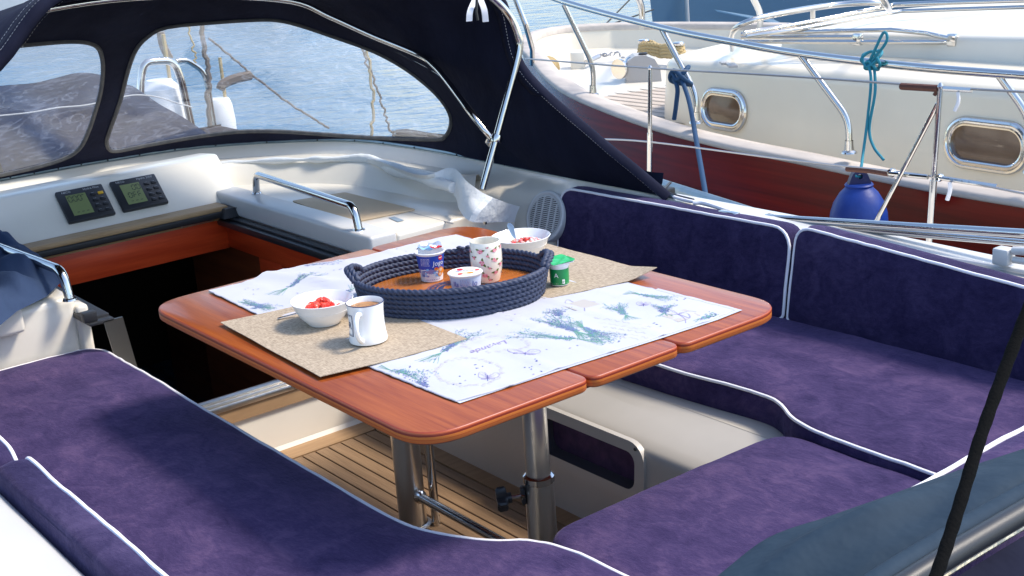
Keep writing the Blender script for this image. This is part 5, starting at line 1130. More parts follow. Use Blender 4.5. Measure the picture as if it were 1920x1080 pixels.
# ================================================================== NEIGHBOURING YACHT
N = thing('neighbouring_yacht', 'mahogany hulled yacht with cream deckhouse moored alongside on the right', 'sailing yacht', (5.4, 3.5, 0))
near = spline([(4.62, -3, .50), (4.1, 0, .49), (4.0, 1.5, .49), (4.0, 2.35, .49), (4.03, 2.83, .492), (4.08, 3.38, .505), (4.12, 3.85, .515), (4.19, 4.36, .54), (4.36, 5.08, .595), (4.62, 5.62, .625), (4.92, 6.10, .65), (5.25, 6.62, .67), (5.55, 6.93, .69), (5.95, 7.05, .69), (6.30, 6.85, .68)], 6)
far = spline([(6.30, 6.85, .68), (6.62, 6.35, .665), (6.95, 5.6, .64), (7.25, 4.6, .60), (7.4, 3.4, .56), (7.45, 2.0, .53), (7.4, -3, .53)], 6)
path = near[:-1]+far; CX = Vector((5.8, 3.0, 0))
def inw(i, d):
    a = path[max(i-1, 0)]; b = path[min(i+1, len(path)-1)]; t = (b-a).normalized(); return Vector((t.y, -t.x, 0))*d
mb = MB(); k = 8
for i, p in enumerate(path):
    w_ = .095; v_ = []
    for d, z in ((-.010, -.028), (-.014, -.020), (-.010, -.006), (0, .0), (w_*.5, .006), (w_, 0), (w_+.008, -.010), (w_+.006, -.040)): v_.append(p+inw(i, d)+Vector((0, 0, z)))
    mb.v += v_
mb.f = [(i*k+j, i*k+(j+1) % k, (i+1)*k+(j+1) % k, (i+1)*k+j) for i in range(len(path)-1) for j in range(k)]; mb.m = [0]*len(mb.f)
mb.build('cap_rail', 'cap', N, ang=70)
mb = MB(); flare = lambda i: 1
for i, p in enumerate(path):
    for d, z in ((.0, -.022), (.035, -.22), (.10, -.50), (.22, -.80), (.40, -1.2)): mb.v.append(p+inw(i, d)+Vector((0, 0, z)))
mb.f = [(i*5+j, i*5+j+1, (i+1)*5+j+1, (i+1)*5+j) for i in range(len(path)-1) for j in range(4)]; mb.m = [0]*len(mb.f); mb.build('hull', 'hullm', N, ang=80)
flat('boot_white', (.7, .72, .74), .35); flat('boot_blue', (.05, .16, .26), .35)
mb = MB()
for i, p in enumerate(path): mb.v += [p+inw(i, .10-.012)+Vector((0, 0, -.55)), p+inw(i, .17-.012)+Vector((0, 0, -.66))]
mb.f = [(2*i, 2*i+1, 2*i+3, 2*i+2) for i in range(len(path)-1)]; mb.m = [0]*len(mb.f); mb.build('boot_stripe', 'boot_blue', N)
mb = MB()    # white inside of the bulwark
for i, p in enumerate(path): mb.v += [p+inw(i, .095)+Vector((0, 0, -.030)), p+inw(i, .13)+Vector((0, 0, -.16)), p+inw(i, .16)+Vector((0, 0, -.175))]
mb.f = [(3*i+j, 3*i+j+1, 3*i+4+j, 3*i+3+j) for i in range(len(path)-1) for j in range(2)]; mb.m = [0]*len(mb.f); mb.build('bulwark', 'cream', N)
q = [(p+inw(i, .15)) for i, p in enumerate(path)]; c0 = Vector((5.8, 3.5, .42)); mb = MB(); mb.add([(p.x, p.y, path[i].z-.17) for i, p in enumerate(q)], [tuple(range(len(q)))]); mb.build('deck', 'creamw', N, smooth=False)
mb = MB(); pk = [at(1085, 176, 2, .447), at(1100, 150, 2, .447), at(1290, 150, 2, .445), at(1290, 200, 2, .445)]
bz = .455; tp = [(4.42, 4.55), (4.46, 4.95), (4.62, 5.30), (4.90, 5.70), (5.35, 5.95), (5.5, 5.5), (5.5, 4.4)]; mb.add([(x, y, bz) for x, y in tp], [tuple(range(len(tp)))]); mb.build('teak_deck', 'teakg', N, smooth=False)
mb = MB()
for kx in range(12):
    x = 4.48+.085*kx; mb.add([(x, 4.4, bz+.003), (x+.008, 4.4, bz+.003), (x+.008, min(5.9, 5.02+(x-4.48)*1.0), bz+.003), (x, min(5.9, 5.0+(x-4.48)*1.0), bz+.003)], [(0, 1, 2, 3)])
mb.build('deck_seams', 'black', N, smooth=False)
# trunk cabin: side wall with rounded top edge, front, roof
def cabin(side, z0, ztop, xf, name, m, rr_=.05, camber=.10, xm=None):
    """side: near-side plan points going forward, then the front going across; roof rises inboard"""
    mb = MB(); rows = []
    P = spline(side, 6)
    for i, p in enumerate(P):
        a = P[max(i-1, 0)]; b = P[min(i+1, len(P)-1)]; t = (b-a).normalized(); nn_ = Vector((t.y, -t.x, 0)); zt = p.z if len(p) > 2 and p.z > 0 else ztop
        row = [Vector((p.x, p.y, z0))-nn_*.0, Vector((p.x, p.y, zt-rr_))+nn_*.03]
        for q in range(1, 6):
            an = q/5*math.pi/2; row.append(Vector((p.x, p.y, zt-rr_+rr_*math.sin(an)))+nn_*(.03+rr_*(1-math.cos(an))))
        c = Vector((xm, min(p.y, side[-1][1]-.1) if p.y < side[-1][1]-.1 else side[-1][1]-.35, zt+camber))
        row += [row[-1].lerp(c, .5)+Vector((0, 0, camber*.22)), c]; rows.append(row)
    k = len(rows[0]); mb.add([q for r_ in rows for q in r_], [(i*k+j, i*k+j+1, (i+1)*k+j+1, (i+1)*k+j) for i in range(len(rows)-1) for j in range(k-1)]); return mb.build(name, m, N, ang=60)
cabin([(4.46, -2.5, .84), (4.36, 1.0, .80), (4.40, 2.4, .787), (4.46, 3.4, .783), (4.52, 4.2, .775), (4.56, 4.50, .765), (4.64, 4.72, .755), (4.85, 4.86, .75), (5.3, 4.95, .75), (6.2, 4.98, .75), (6.7, 4.6, .75), (6.8, 3.5, .78)], .33, .77, 0, 'deckhouse', 'cream', .055, .05, 5.75)
cabin([(5.0, -2.5, 1.0), (4.84, 1.2, .955), (4.83, 2.3, .93), (4.85, 3.2, .905), (4.88, 3.95, .885), (4.98, 4.25, .865), (5.3, 4.38, .86), (6.0, 4.4, .86), (6.35, 4.0, .87), (6.4, 3, .9)], .70, .9, 0, 'coachroof', 'creamw', .03, .10, 5.6)
# portholes on the deckhouse side
def porthole(px0, px1, py0, py1, label):
    a = at(px0, (py0+py1)/2, 0, 4.47); b = at(px1, (py0+py1)/2, 0, 4.45)
    # find the wall: x as a function of y
    def wx(y): 
        tb = [(1.0, 4.36), (2.4, 4.40), (3.4, 4.46), (4.2, 4.52), (4.5, 4.56)]
        for (y0, x0), (y1, x1) in zip(tb, tb[1:]):
            if y0 <= y <= y1: return x0+(x1-x0)*(y-y0)/(y1-y0)
        return 4.4
    for _ in range(5): a = at(px0, py0+(py1-py0)*.42, 0, wx(a.y)); b = at(px1, py0+(py1-py0)*.58, 0, wx(b.y))
    t_ = at((px0+px1)/2, py0, 0, wx((a.y+b.y)/2)); l_ = at((px0+px1)/2, py1, 0, wx((a.y+b.y)/2)); cy = (a.y+b.y)/2; hw = abs(a.y-b.y)/2; hh = (t_.z-l_.z)/2; cz = (t_.z+l_.z)/2
    R_ = min(hw, hh)*.98
    ol = rrect2d(-hw, -hh, hw, hh, R_, 8); 
    def fr(u, v, h): y = cy-u; return Vector((wx(y)+.012+.10*(v+cz-.5)-h, y, cz+v))
    def ringo(s): return rrect2d(-hw+s, -hh+s, hw-s, hh-s, max(.01, R_-s), 8)
    mb = MB(); n = len(ol); vs = []
    for s, h in ((0, 0), (0, .014), (.006, .022), (.014, .024), (.020, .016), (.026, .016), (.030, .022), (.036, .020), (.040, .004)): vs += [fr(u, v, h) for u, v in ringo(s)]
    mb.add(vs, [(k*n+i, k*n+(i+1) % n, (k+1)*n+(i+1) % n, (k+1)*n+i) for k in range(8) for i in range(n)]); o = mb.build('porthole', 'steel', N); o['label'] = label
    mb = MB(); q, f = fill2d(ringo(.038), step=.05); mb.add([fr(u, v, .006) for u, v in q], f); mb.build('glass', 'tint', o)
porthole(1312, 1398, 167, 245, 'forward oval porthole'); porthole(1768, 1930, 223, 322, 'aft oval porthole')
# toe of the wall: wooden handrails on the coachroof
def ntube(name, pts, r, m='steel', n=12, sp=6):
    mb = MB(); mb.tube(spline(pts, sp) if sp else pts, r, n); return mb.build(name, m, N)
# pulpit rail
R1 = spline([at(965, -40, 0, 4.42), at(1048, 0, 0, 4.30), at(1240, 52, 0, 4.18), at(1380, 80, 0, 4.12), at(1510, 102, 0, 4.08), at(1720, 126, 0, 4.03), at(1930, 142, 0, 4.0)], 8)
mb = MB(); mb.tube(R1, .0155, 14); mb.build('guard_rail', 'steel', N)
def npost(top, knee, foot, xt, xf, r=.0135):
    a = at(*top, 0, xt); c = at(*foot, 0, xf); b = at(*knee, 0, xf+.01)
    mb = MB(); mb.tube(fillet([a, b, c], .08, 6), r, 12); mb.lathe([(.032, 0), (.030, .006), (.020, .012), (.0165, .05)], c-Vector((0, 0, .006)), 16); mb.build('rail_post', 'steel', N)
npost((1057, 8), (1113, 125), (1112, 176), 4.30, 4.43); npost((1241, 55), (1306, 178), (1305, 228), 4.18, 4.19); npost((1502, 104), (1592, 225), (1592, 284), 4.08, 4.10); npost((1872, 140), (1935, 225), (1935, 320), 4.01, 4.03)
mb = MB(); mb.tube([at(955, -30, 0, 4.7), at(985, 45, 0, 4.72), at(998, 92, 0, 4.80), at(998, 120, 0, 4.85)], .016, 12); mb.build('rail_post', 'steel', N)
# far side rails and their posts
ntube('far_post', [at(1190, -20, 2, 1.1), at(1203, 15, 2, .95), at(1203, 52, 2, .70)], .018, sp=4)
ntube('far_post', [at(1410, -10, 2, 1.1), at(1425, 25, 2, .95), at(1424, 55, 2, .70)], .018, sp=4)
ntube('far_post', [at(1650, -10, 2, 1.1), at(1662, 8, 2, 1.05), at(1668, 20, 2, 1.0)], .014, sp=4)
ntube('jackline', [at(1225, 18, 1, 7.2), at(1133, 50, 1, 7.0)], .006, 'black', 6); ntube('jackline', [at(1185, -5, 1, 7.2), at(1133, 48, 1, 7.0)], .006, 'black', 6)
# low hoop and twin handrails on the roof
ntube('deck_hoop', [at(1372, 92, 2, .80), at(1373, 62, 2, .92), at(1400, 42, 2, .98), at(1460, 26, 2, 1.0), at(1560, 10, 2, 1.0), at(1640, 5, 2, 1.0), at(1668, 12, 2, .97)], .014)
ntube('deck_hoop_leg', [at(1524, 14, 2, 1.0), at(1524, 38, 2, .93)], .012, sp=0)
ntube('roof_handrail', [at(1395, 62, 2, .93), at(1500, 45, 2, .94), at(1660, 13, 2, .97), at(1700, 8, 2, .98), at(1930, 0, 2, 1.0)], .012)
ntube('roof_handrail', [at(1400, 68, 2, .92), at(1500, 54, 2, .93), at(1670, 24, 2, .95), at(1720, 20, 2, .955), at(1930, 13, 2, .97)], .010)
ntube('side_handrail', [at(1390, 64, 2, .91), at(1670, 56, 2, .915), at(1780, 72, 2, .90)], .010, sp=2)
ntube('side_handrail', [at(1390, 70, 2, .89), at(1605, 69, 2, .89)], .009, sp=0)
ntube('side_handrail', [at(1395, 78, 2, .875), at(1780, 79, 2, .875), at(1935, 77, 2, .88)], .010, sp=2)
mb = MB()
for a, b in ((1608, 74), (1786, 75), (1915, 80)): mb = MB(); c0 = at(a, b, 2, .885); mb.obox(c0, (Vector((0, 1, 0)), Vector((1, 0, 0)), Vector((0, 0, 1))), (.022, .014, .026), .006); mb.build('rail_bracket', 'steel', N)
# windlass, bollards with rope, roller and chain on the foredeck
wz = .455; c0 = at(1190, 155, 2, wz); WB = c0+Vector((.05, .05, 0)); yl = Vector((-.55, .83, 0)).normalized(); xl = Vector((.83, .55, 0))
mb = MB(); prof = [(-.10, 0), (-.10, .12), (-.085, .20), (-.03, .235), (.05, .235), (.12, .20), (.16, .12), (.17, 0)]
rx_ = RX.copy(); rx_.z = 0; rx_.normalize(); ry_ = Vector((-rx_.y, rx_.x, 0)); c0 = at(1200, 158, 2, wz)
mb = MB(); n_ = len(prof); k3 = .78
vs = [c0+rx_*(a*k3)+ry_*(d)+Vector((0, 0, z*.72)) for d in (0, .16) for a, z in prof]
mb.add(vs, [(i, i+1, n_+i+1, n_+i) for i in range(n_-1)]+[tuple(range(n_)), tuple(range(n_, 2*n_))[::-1]]); bm_ = mb
mb.build('windlass', 'greyp', N, ang=25)
wd_ = bpy.data.objects['windlass']
gc = at(1168, 128, 2, wz+.10)
mb = MB(); ax_ = -rx_*.75-ry_*.66; mb.lathe([(.001, .0), (.045, .002), (.060, .012), (.050, .03), (.036, .05), (.036, .07), (.052, .085), (.060, .10), (.060, .12), (.001, .12)], gc+(-ax_)*.08+Vector((0, 0, 0)), 24, axis=ax_); mb.build('gypsy_drum', 'steel', wd_)
mb = MB(); mb.lathe([(.028, 0), (.028, .008), (.02, .012), (.001, .013)], c0+rx_*.03+ry_*.05+Vector((0, 0, .17)), 20); mb.build('foot_switch', 'plast', wd_)
def cleat_rope(pa, pb, z, name, rope=True):
    a, b = at(*pa, 2, z), at(*pb, 2, z); mb = MB()
    for q in (a, b): mb = MB(); mb.lathe([(.022, -.10), (.022, -.02), (.036, -.012), (.038, 0), (.030, .008), (.001, .010)], q+Vector((0, 0, .01)), 18); mb.build(name, 'steel', N)
    if rope:
        mb = MB(); c = (a+b)/2; d = (b-a).normalized(); e = Vector((-d.y, d.x, 0)); L = (b-a).length/2+.035
        for r_ in range(4):
            P = [c+d*math.cos(q*2*math.pi/24)*L*(1-.03*r_)+e*math.sin(q*4*math.pi/24)*(.045)+Vector((0, 0, -.075+.021*r_+.01*math.sin(q))) for q in range(24)]; cord(mb, spline(P, 8, True), .0125, True, lay=.022, n=10)
        mb.build('coiled_rope', 'tanrope', N)
cleat_rope((1207, 79), (1272, 84), .62, 'mooring_bollard')
mb = MB(); c1 = at(1028, 123, 2, .60)
for r_ in range(6): mb.tube([c1+RX*math.cos(a*.39+r_)*(.020+.009*r_)+Vector((0, 0, 1))*math.sin(a*.39+r_)*(.020+.008*r_)+Fv*(.01*r_) for a in range(17)], .0085, 7)
mb.build('rope_coil', 'tanrope', N)
mb = MB(); a = at(1106, 116, 2, .50); mb.obox(at(1083, 118, 2, .53), (rx_, ry_, Vector((0, 0, 1))), (.045, .05, .075), .01); mb.build('hawse_plate', 'creamw', N)
mb = MB(); mb.obox(at(1084, 117, 2, .53)-ry_*.05, (rx_*.8-Vector((0, 0, .6)), ry_, Vector((.4, 0, .8)).normalized()), (.048, .008, .024), .006); mb.build('hawse_hole', 'black', N)
mb = MB(); ch = [at(1100, 116, 2, .54), at(1122, 106, 2, .55), at(1128, 103, 2, .55), at(1140, 103, 2, .55), at(1157, 98, 2, .56), at(1168, 108, 2, .56)]
mb.tube([ch[0], ch[1]], .016, 8); 
for i in range(9):
    t = i/8*4; j = min(3, int(t)); p = ch[j+1].lerp(ch[min(5, j+2)], t-j); s = (ch[min(5, j+2)]-ch[j+1]).normalized(); o_ = Vector((0, 0, 1)) if i % 2 else s.cross(Vector((0, 0, 1))).normalized()
    mb.tube([p+s*math.cos(a*.785)*.020+o_*math.sin(a*.785)*.011 for a in range(8)], .0042, 6, closed=True)
mb.build('anchor_chain', 'wire', N)
# fittings on the roof
mb = MB(); mb.obox(at(1372, 122, 2, .79), (rx_, ry_, Vector((0, 0, 1))), (.02, .05, .006), .003); mb.obox(at(1358, 118, 2, .79), (rx_, ry_, Vector((0, 0, 1))), (.018, .03, .006), .003); mb.build('deck_fittings', 'greyp', N)
# rope tied round the guard rail, hanging over our rail
def rope(name, label, m, paths, r, loc, group=None):
    mb = MB()
    for P, cl_ in paths: mb.tube(spline(P, 8, cl_), r, 8, closed=cl_)
    o = mb.build(name, m, ang=80); return tag(o, label, 'rope')
kx = at(1279, 142, 0, 4.16)
rope('mooring_line', 'dark blue rope knotted round the neighbouring boat rail post and hanging to our deck', 'bluerope', [([kx+Vector((-.04, .02, .02)), kx+Vector((-.05, -.02, -.01)), kx+Vector((-.03, -.05, .03)), kx+Vector((.03, -.01, .035)), kx+Vector((.02, .05, -.01))], True), ([kx+Vector((-.03, .04, -.02)), kx+Vector((-.05, .0, .03)), kx+Vector((-.04, -.06, -.01)), kx+Vector((.02, -.03, -.04))], True),
     ([kx+Vector((-.03, .03, 0)), at(1270, 165, 0, 4.10), at(1268, 195, 0, 4.09), at(1264, 224, 0, 4.09)], False), ([kx+Vector((-.03, -.02, 0)), at(1292, 190, 0, 4.05), at(1305, 260, 0, 3.8), at(1318, 335, 0, 3.5), at(1326, 384, 0, 3.36)], False)], .0105, kx)
# teal fender line
FC = at(1610, 412, 0, 3.80); R_ = .106
kt = at(1640, 112, 0, 4.04)
rope('fender_line', 'thin teal line looped over the guard rail and running down to the blue fender', 'tealrope', [([kt+Vector((-.03, .03, .02)), kt+Vector((-.045, .0, -.02)), kt+Vector((-.02, -.04, .02)), kt+Vector((.03, 0, .03))], True), ([kt+Vector((-.035, .035, 0)), kt+Vector((-.03, -.01, .035)), kt+Vector((-.03, -.045, -.01)), kt+Vector((.01, 0, -.03))], True), ([kt+Vector((-.03, .02, -.03)), kt+Vector((-.04, 0, .0)), kt+Vector((-.03, -.03, -.03)), kt+Vector((.02, 0, -.035))], True),
     ([kt+Vector((-.03, .0, 0)), at(1643, 88, 0, 4.0), at(1656, 62, 0, 4.0), at(1663, 66, 0, 4.0), at(1660, 82, 0, 4.0), kt+Vector((-.03, -.01, 0))], False),
     ([kt+Vector((-.03, .01, 0)), at(1633, 150, 0, 3.98), at(1627, 220, 0, 3.97), at(1618, 290, 0, 3.93), at(1614, 315, 0, 3.83), FC+Vector((-.02, .0, R_*1.28+.034)), FC+Vector((.012, -.0, R_*1.28+.024))], False), ([kt+Vector((-.02, -.01, 0)), at(1641, 170, 0, 3.98), at(1630, 240, 0, 3.97), at(1638, 275, 0, 3.96), at(1657, 300, 0, 3.95)], False)], .0055, kt)
FD = thing('fender', 'round blue inflatable fender hanging between the two hulls', 'fender', FC); mb = MB(); mb.lathe([(.001, -R_*1.1), (R_*.5, -R_*1.0), (R_*.85, -R_*.62), (R_*1.0, -.1*R_), (R_*.97, R_*.25), (R_*.86, R_*.62), (R_*.66, R_*.96), (R_*.50, R_*1.12), (R_*.46, R_*1.18), (R_*.49, R_*1.25), (R_*.45, R_*1.30), (.001, R_*1.29)], FC, 44); mb.build('fender_body', 'fender', FD)
flat('fender_navy', (.010, .012, .07), .4)
mb = MB(); e1 = Vector((RX.x, RX.y, 0)).normalized(); e2 = Vector((0, 0, 1)); cE = FC+Vector((0, 0, R_*1.28)); q = [(-.042, 0), (.042, 0), (.028, .036), (.013, .054), (-.013, .054), (-.028, .036)]; hole = disc2d(0, .030, .010, n=14)[0]
v2, f2 = fill2d(q, [hole], .03); dpt = Vector((-e1.y, e1.x, 0))*.016
mb.add([cE+e1*a+e2*b-dpt for a, b in v2], f2); mb.add([cE+e1*a+e2*b+dpt for a, b in v2], f2); n_ = len(q); mb.add([cE+e1*a+e2*b-dpt for a, b in q]+[cE+e1*a+e2*b+dpt for a, b in q], [(i, (i+1) % n_, n_+(i+1) % n_, n_+i) for i in range(n_)]); n_ = len(hole); mb.add([cE+e1*a+e2*b-dpt for a, b in hole]+[cE+e1*a+e2*b+dpt for a, b in hole], [(i, (i+1) % n_, n_+(i+1) % n_, n_+i) for i in range(n_)]); mb.build('fender_eye', 'fender_navy', FD)

# ================================================================== slate blue hull further out
H = thing('blue_yacht', 'slate blue hull of a larger yacht moored beyond the mahogany one', 'yacht', (14, 12, -.6))
a, b = at(1217, 0, 1, 12.5), at(1930, 0, 1, 12.5); mb = MB()
y = 12.5; P0 = at(1212, -60, 1, y); P1 = at(1226, 62, 1, y); P2 = at(1235, 120, 1, y)
st_ = [(P0.x, P0.z), (P1.x, P1.z), (P2.x+.2, P2.z-.3), (P2.x+.9, -1.0)]
vs = []
for dx, dy in ((0, 0), (3, -.6), (8, -1.2), (16, -1.6), (26, -1.2)):
    for i, (x, z) in enumerate(st_): vs.append((x+dx-(0 if dx == 0 else 0), y+dy+.12*(3-i)*0+(.25*i if dx else 0), z))
mb.add(vs, [(i*4+j, i*4+j+1, i*4+j+5, i*4+j+4) for i in range(4) for j in range(3)])
vs = [(x+dx, y+2.6-dy*-1*0, z) for dx, dy in ((.0, 0), (26, 0)) for x, z in st_]
mb.add([(st_[0][0], y, st_[0][1]), (st_[0][0]+26, y-1.2, st_[0][1]), (st_[0][0]+26, y+4, st_[0][1]), (st_[0][0]+6, y+4, st_[0][1])], [(0, 1, 2, 3)])
mb.add([(st_[i][0], y, st_[i][1]) for i in range(4)]+[(st_[i][0]+6, y+4, st_[i][1]) for i in range(4)], [(j, j+1, j+5, j+4) for j in range(3)])
mb.build('hull', 'bluehull', H)
mb = MB(); 
def hp_(px, py):  # on the hull side, slightly proud
    for yy in [12.5-.02*i for i in range(80)]:
        p = at(px, py, 1, yy); dx = p.x-P0.x; ys = 12.5-(.6*dx/3 if dx < 3 else .6+.6*(dx-3)/5 if dx < 8 else 1.2)
        if yy <= ys-.05: return p
    return p
s0 = [hp_(1340, 18), hp_(1450, 36), hp_(1480, 50), hp_(1450, 43), hp_(1345, 22)]; mb.add(s0, [(0, 1, 3, 4), (1, 2, 3)]); 
mb.build('painted_reflection', 'bluereflect', H, smooth=False)  # diagonal reflection on the hull side, painted as a pale patch
mb = MB(); mb.tube([hp_(1286, -20), hp_(1290, 54)], .028, 8); mb.build('fender_rope', 'greyp', H)
MY = at(1640, -10, 2, 1.2)

# masts of boats beyond, standing above the picture: they give the rippled reflections seen in the water
flat('mast_alu', (.45, .42, .38), .4); flat('mast_dark', (.06, .05, .05), .5)
for i, (px, D, r_, m_, lean, lab) in enumerate(((705, 34, .12, 'mast_alu', 0, 'distant sloop whose pale mast is mirrored right of centre'), (384, 30, .16, 'mast_alu', 0, 'distant ketch mirrored left of centre'), (735, 37, .06, 'mast_dark', -.1, 'distant dark boat with a raked mast'))):
    p = pt(px, -100, D); p.z = -.6; b = thing('moored_boat', lab, 'boat', p, 'boats moored beyond the picture')
    mb = MB(); Lh = 4.5; vs = []; e = Vector((.9, .44, 0)); f_ = Vector((-.44, .9, 0))
    for k in range(9):
        t = k/8*2-1; wv = 1.3*(1-t*t*.9)**.6*(.3 if abs(t) == 1 else 1)
        for s in (-1, 1): vs += [p+e*Lh*t+f_*wv*s+Vector((0, 0, 1.0)), p+e*Lh*t*.96+f_*wv*.7*s+Vector((0, 0, -.2))]
    fs = [(4*k, 4*k+1, 4*k+5, 4*k+4) for k in range(8)]+[(4*k+2, 4*k+3, 4*k+7, 4*k+6) for k in range(8)]+[(4*k, 4*k+2, 4*k+6, 4*k+4) for k in range(8)]
    mb.add([v+f_*3.5 for v in vs], fs); mb.build('hull', 'gelw', b)
    mb = MB(); q = p+f_*3.5; mb.tube([q+Vector((0, 0, .9)), q+Vector((lean*10, 0, 13))], r_, 10); mb.build('mast', m_, b)
    mb = MB(); mb.tube([q+Vector((lean*10, 0, 12.8)), q+e*4.2+Vector((0, 0, 1))], .025, 6); mb.tube([q+Vector((0, 0, 2)), q-e*3+Vector((0, 0, 2.2))], .12, 8); mb.build('boom_and_stay', 'mast_dark', b)

# ================================================================== what stands beyond the sprayhood windows
FR = thing('foredeck_rack', 'pair of stainless hoops beyond the big sprayhood window', 'rail', at(350, 275, 1, 7.0))
yv = 7.0
mb = MB(); mb.tube(fillet([at(262, 260, 1, yv), at(264, 150, 1, yv), at(270, 116, 1, yv), at(325, 113, 1, yv), at(340, 150, 1, yv), at(368, 275, 1, yv)], .16, 8), .022, 12); mb.tube(fillet([at(330, 115, 1, yv+.5), at(350, 112, 1, yv+.5), at(385, 135, 1, yv+.5), at(408, 275, 1, yv+.5)], .16, 8), .018, 12); mb.build('hoop', 'steel', FR)
def wf(px, py0, py1, hw, y, label, top):
    a = at(px, py0, 1, y); b = at(px, py1, 1, y); R_ = hw/FPX*(a-CAMP).dot(Fv); h = a.z-b.z
    o = thing('white_fender', label, 'fender', b)
    mb = MB(); mb.lathe([(R_*.5, -.25), (R_*.85, 0), (R_, h*.2), (R_*1.02, h*.6), (R_*.92, h*.88), (R_*top, h*.97), (R_*top*.9, h), (.001, h)], b, 30); mb.build('fender_body', 'fenderw', o)
    mb = MB(); mb.tube([a, a+Vector((0, 0, .25))], .012, 6); mb.build('fender_line', 'tanrope', o)
wf(318, 146, 285, 41, 7.15, 'large white cylinder fender under the hoops, left of the pair', .62); wf(422, 182, 285, 27, 7.6, 'smaller white fender right of the hoops beyond the window', .8)
# lines added beyond the window, standing in for wavy rigging reflections on the water
HL = thing('reflection_lines', 'added slack lines standing in for rigging reflections beyond the big sprayhood window', 'ropes', at(480, 240, 1, 7.3))
def hang(name, pts, r, m, y=7.3, am=4, sd=1):
    rr2 = random.Random(sd); P = spline([Vector((a, b, 0)) for a, b in pts], 7); mb = MB()
    mb.tube([at(p.x+rr2.uniform(-am, am), p.y, 1, y) for p in P], r, 6); mb.build(name, m, HL)
hang('thick_line', [(376, 40), (383, 90), (392, 140), (390, 190), (398, 250)], .016, 'tan_grey_line', am=2.5); hang('thin_line', [(350, 45), (362, 85), (368, 118)], .006, 'tanrope')
hang('diagonal_line', [(392, 72), (430, 103), (470, 138), (530, 185), (575, 215), (615, 240)], .007, 'tan_grey_line', am=2, sd=3)
hang('pale_line', [(688, 80), (692, 120), (698, 165), (699, 205), (696, 256)], .011, 'tanrope', am=3, sd=4); hang('dark_line', [(672, 80), (690, 125), (712, 178), (722, 215), (738, 256)], .008, 'tan_grey_line', am=3.5, sd=5)
hang('dark_stub', [(413, 168), (418, 158), (440, 148), (470, 141)], .030, 'tan_grey_line', am=0); hang('dark_pole', [(301, 60), (306, 85), (318, 110)], .026, 'tan_grey_line', am=0)
# navy boat cover
MT['navycover'] = mat('navy_cover', (.005, .010, .032), .9, spec=.15, col2=(.010, .018, .050), vscale=9, bump=.8, bscale=6, bdist=.03)
yv = 6.2; top = [(-120, 175), (-40, 168), (10, 160), (60, 156), (110, 146), (140, 140), (165, 140), (190, 144), (225, 155), (255, 165), (275, 190), (288, 240), (292, 330)]
tp = spline([at(a, b, 1, yv) for a, b in top], 5); vs = []; K = 16
for i, p in enumerate(tp):
    for j in range(K+1):
        t = j/K; z = p.z*(1-t)+(.60)*t; d = Vector((0, -.80*math.sin(t*math.pi/2)**.7, 0)); q = Vector((p.x, yv, z))+d; nz = noise.noise(Vector((q.x*2.2, q.y*2, q.z*5))); q += Vector((0, -.10*nz, .06*nz)); vs.append(q)
n_ = len(tp); mb = MB(); mb.add(vs, [(i*(K+1)+j, i*(K+1)+j+1, (i+1)*(K+1)+j+1, (i+1)*(K+1)+j) for i in range(n_-1) for j in range(K)])
mb.add([Vector((p.x, yv+1.2+.6*0, .1)) for p in tp]+[Vector((p.x, yv, p.z)) for p in tp], [(i, i+1, n_+i+1, n_+i) for i in range(n_-1)])
o = mb.build('dinghy_cover', 'navycover', ang=80); tag(o, 'rumpled navy cover over a dinghy on the foredeck, seen through the left windows', 'boat cover')
mb = MB(); mb.tube([p+Vector((0, -.66, -.05)) for p in tp[:-16]], .003, 6); mb.build('cover_seam', 'grey_print', o)

# ================================================================== folded canvas, zipped pipe and black rope at the lower right
CV = thing('slate_canvas_cover', 'slate blue canvas cover folded over the stern rail in the right bottom corner', 'canvas cover', (1.6, .95, .6))
upE = spline([at(1290, 1120, 2, .60), at(1345, 1080, 2, .62), at(1440, 1008, 2, .645), at(1550, 970, 2, .652), at(1655, 934, 2, .655), at(1790, 885, 2, .658), at(1930, 842, 2, .66), at(2080, 800, 2, .66)], 6)
loE = spline([at(1560, 1200, 2, .60), at(1620, 1150, 2, .63), at(1690, 1095, 2, .66), at(1760, 1050, 2, .68), at(1830, 1010, 2, .69), at(1880, 985, 2, .70), at(1960, 940, 2, .70), at(2080, 880, 2, .70)], 6)
vs = []; K = 24
for i, (a, b) in enumerate(zip(upE, loE)):
    for j in range(K+1):
        t = j/K; p = a.lerp(b, t); nz = noise.noise(Vector((p.x*5+p.y*3, p.y*14, 3))); p = p+Vector((0, 0, .030*math.sin(math.pi*min(1, t*1.15))**.8+.020*nz*math.sin(math.pi*t)+.005*math.sin(t*14+p.x*6)*math.sin(math.pi*t))); vs.append(p)
    p = a+Vector((.0, .004, -.05)); 
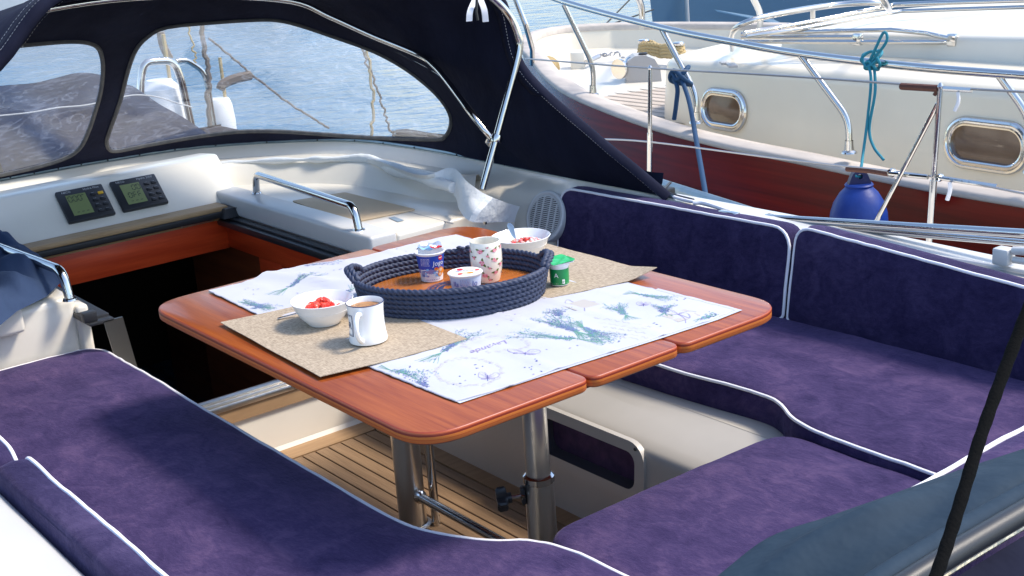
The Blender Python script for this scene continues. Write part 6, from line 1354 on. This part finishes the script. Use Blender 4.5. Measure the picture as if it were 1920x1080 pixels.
n_ = len(upE); mb = MB(); mb.add(vs, [(i*(K+1)+j, i*(K+1)+j+1, (i+1)*(K+1)+j+1, (i+1)*(K+1)+j) for i in range(n_-1) for j in range(K)])
mb.add([q for a in upE for q in (a, a+Vector((0, -.02, -.10)))], [(2*i, 2*i+1, 2*i+3, 2*i+2) for i in range(n_-1)]); mb.build('canvas_sheet', 'canvasg', CV, ang=80)
pp = [at(1640, 1150, 2, .70), at(1700, 1108, 2, .705), at(1800, 1045, 2, .71), at(1930, 968, 2, .715), at(2080, 880, 2, .72)]
sl_ = spline(pp, 8); mb = MB(); mb.tube([p+Vector((-.005, .028, .010)) for p in sl_], .019, 14); mb.build('rolled_sleeve', 'canvasg', CV)
mb = MB(); mb.tube([p+Vector((0, 0, .012)) for p in sl_], .017, 14); mb.build('black_tube', 'plast', CV)
mb = MB()
for i in range(len(sl_)-1):
    a, b = sl_[i]+Vector((-.0215, .018, .0215)), sl_[i+1]+Vector((-.0215, .018, .0215)); L = (b-a).length; m2 = max(1, int(L/.006))
    for j in range(m2): mb.tube([a.lerp(b, (j+.1)/m2), a.lerp(b, (j+.7)/m2)], .0008, 4)
mb.build('zip_stitching', 'stitch', CV, smooth=False)
mb = MB(); mb.tube([p+Vector((.016, -.012, .0)) for p in sl_], .0045, 8); mb.build('steel_edge', 'steel', CV)
mb = MB(); q = [p+Vector((.02, -.015, -.012)) for p in sl_]; mb.add([z for p in q for z in (p, p+Vector((.10, -.10, -.03)), p+Vector((.2, -.25, -.15)))], [(3*i+j, 3*i+j+1, 3*i+4+j, 3*i+3+j) for i in range(len(q)-1) for j in range(2)]); mb.build('lower_canvas', 'canvas', CV)
mb = MB(); P = [pt(1728, 1140, 1.28), pt(1757, 1075, 1.30), pt(1795, 960, 1.33), pt(1840, 815, 1.37), pt(1885, 690, 1.41), pt(1935, 560, 1.45)]
pp_ = spline(P, 10); cord_pts = pp_; mb.tube(cord_pts, .0064, 12, rf=lambda t: .0064+.0003*math.sin(t*90)); o = mb.build('black_rope', 'blackrope', ang=180); tag(o, 'taut black rope slanting across the right bottom corner', 'rope')
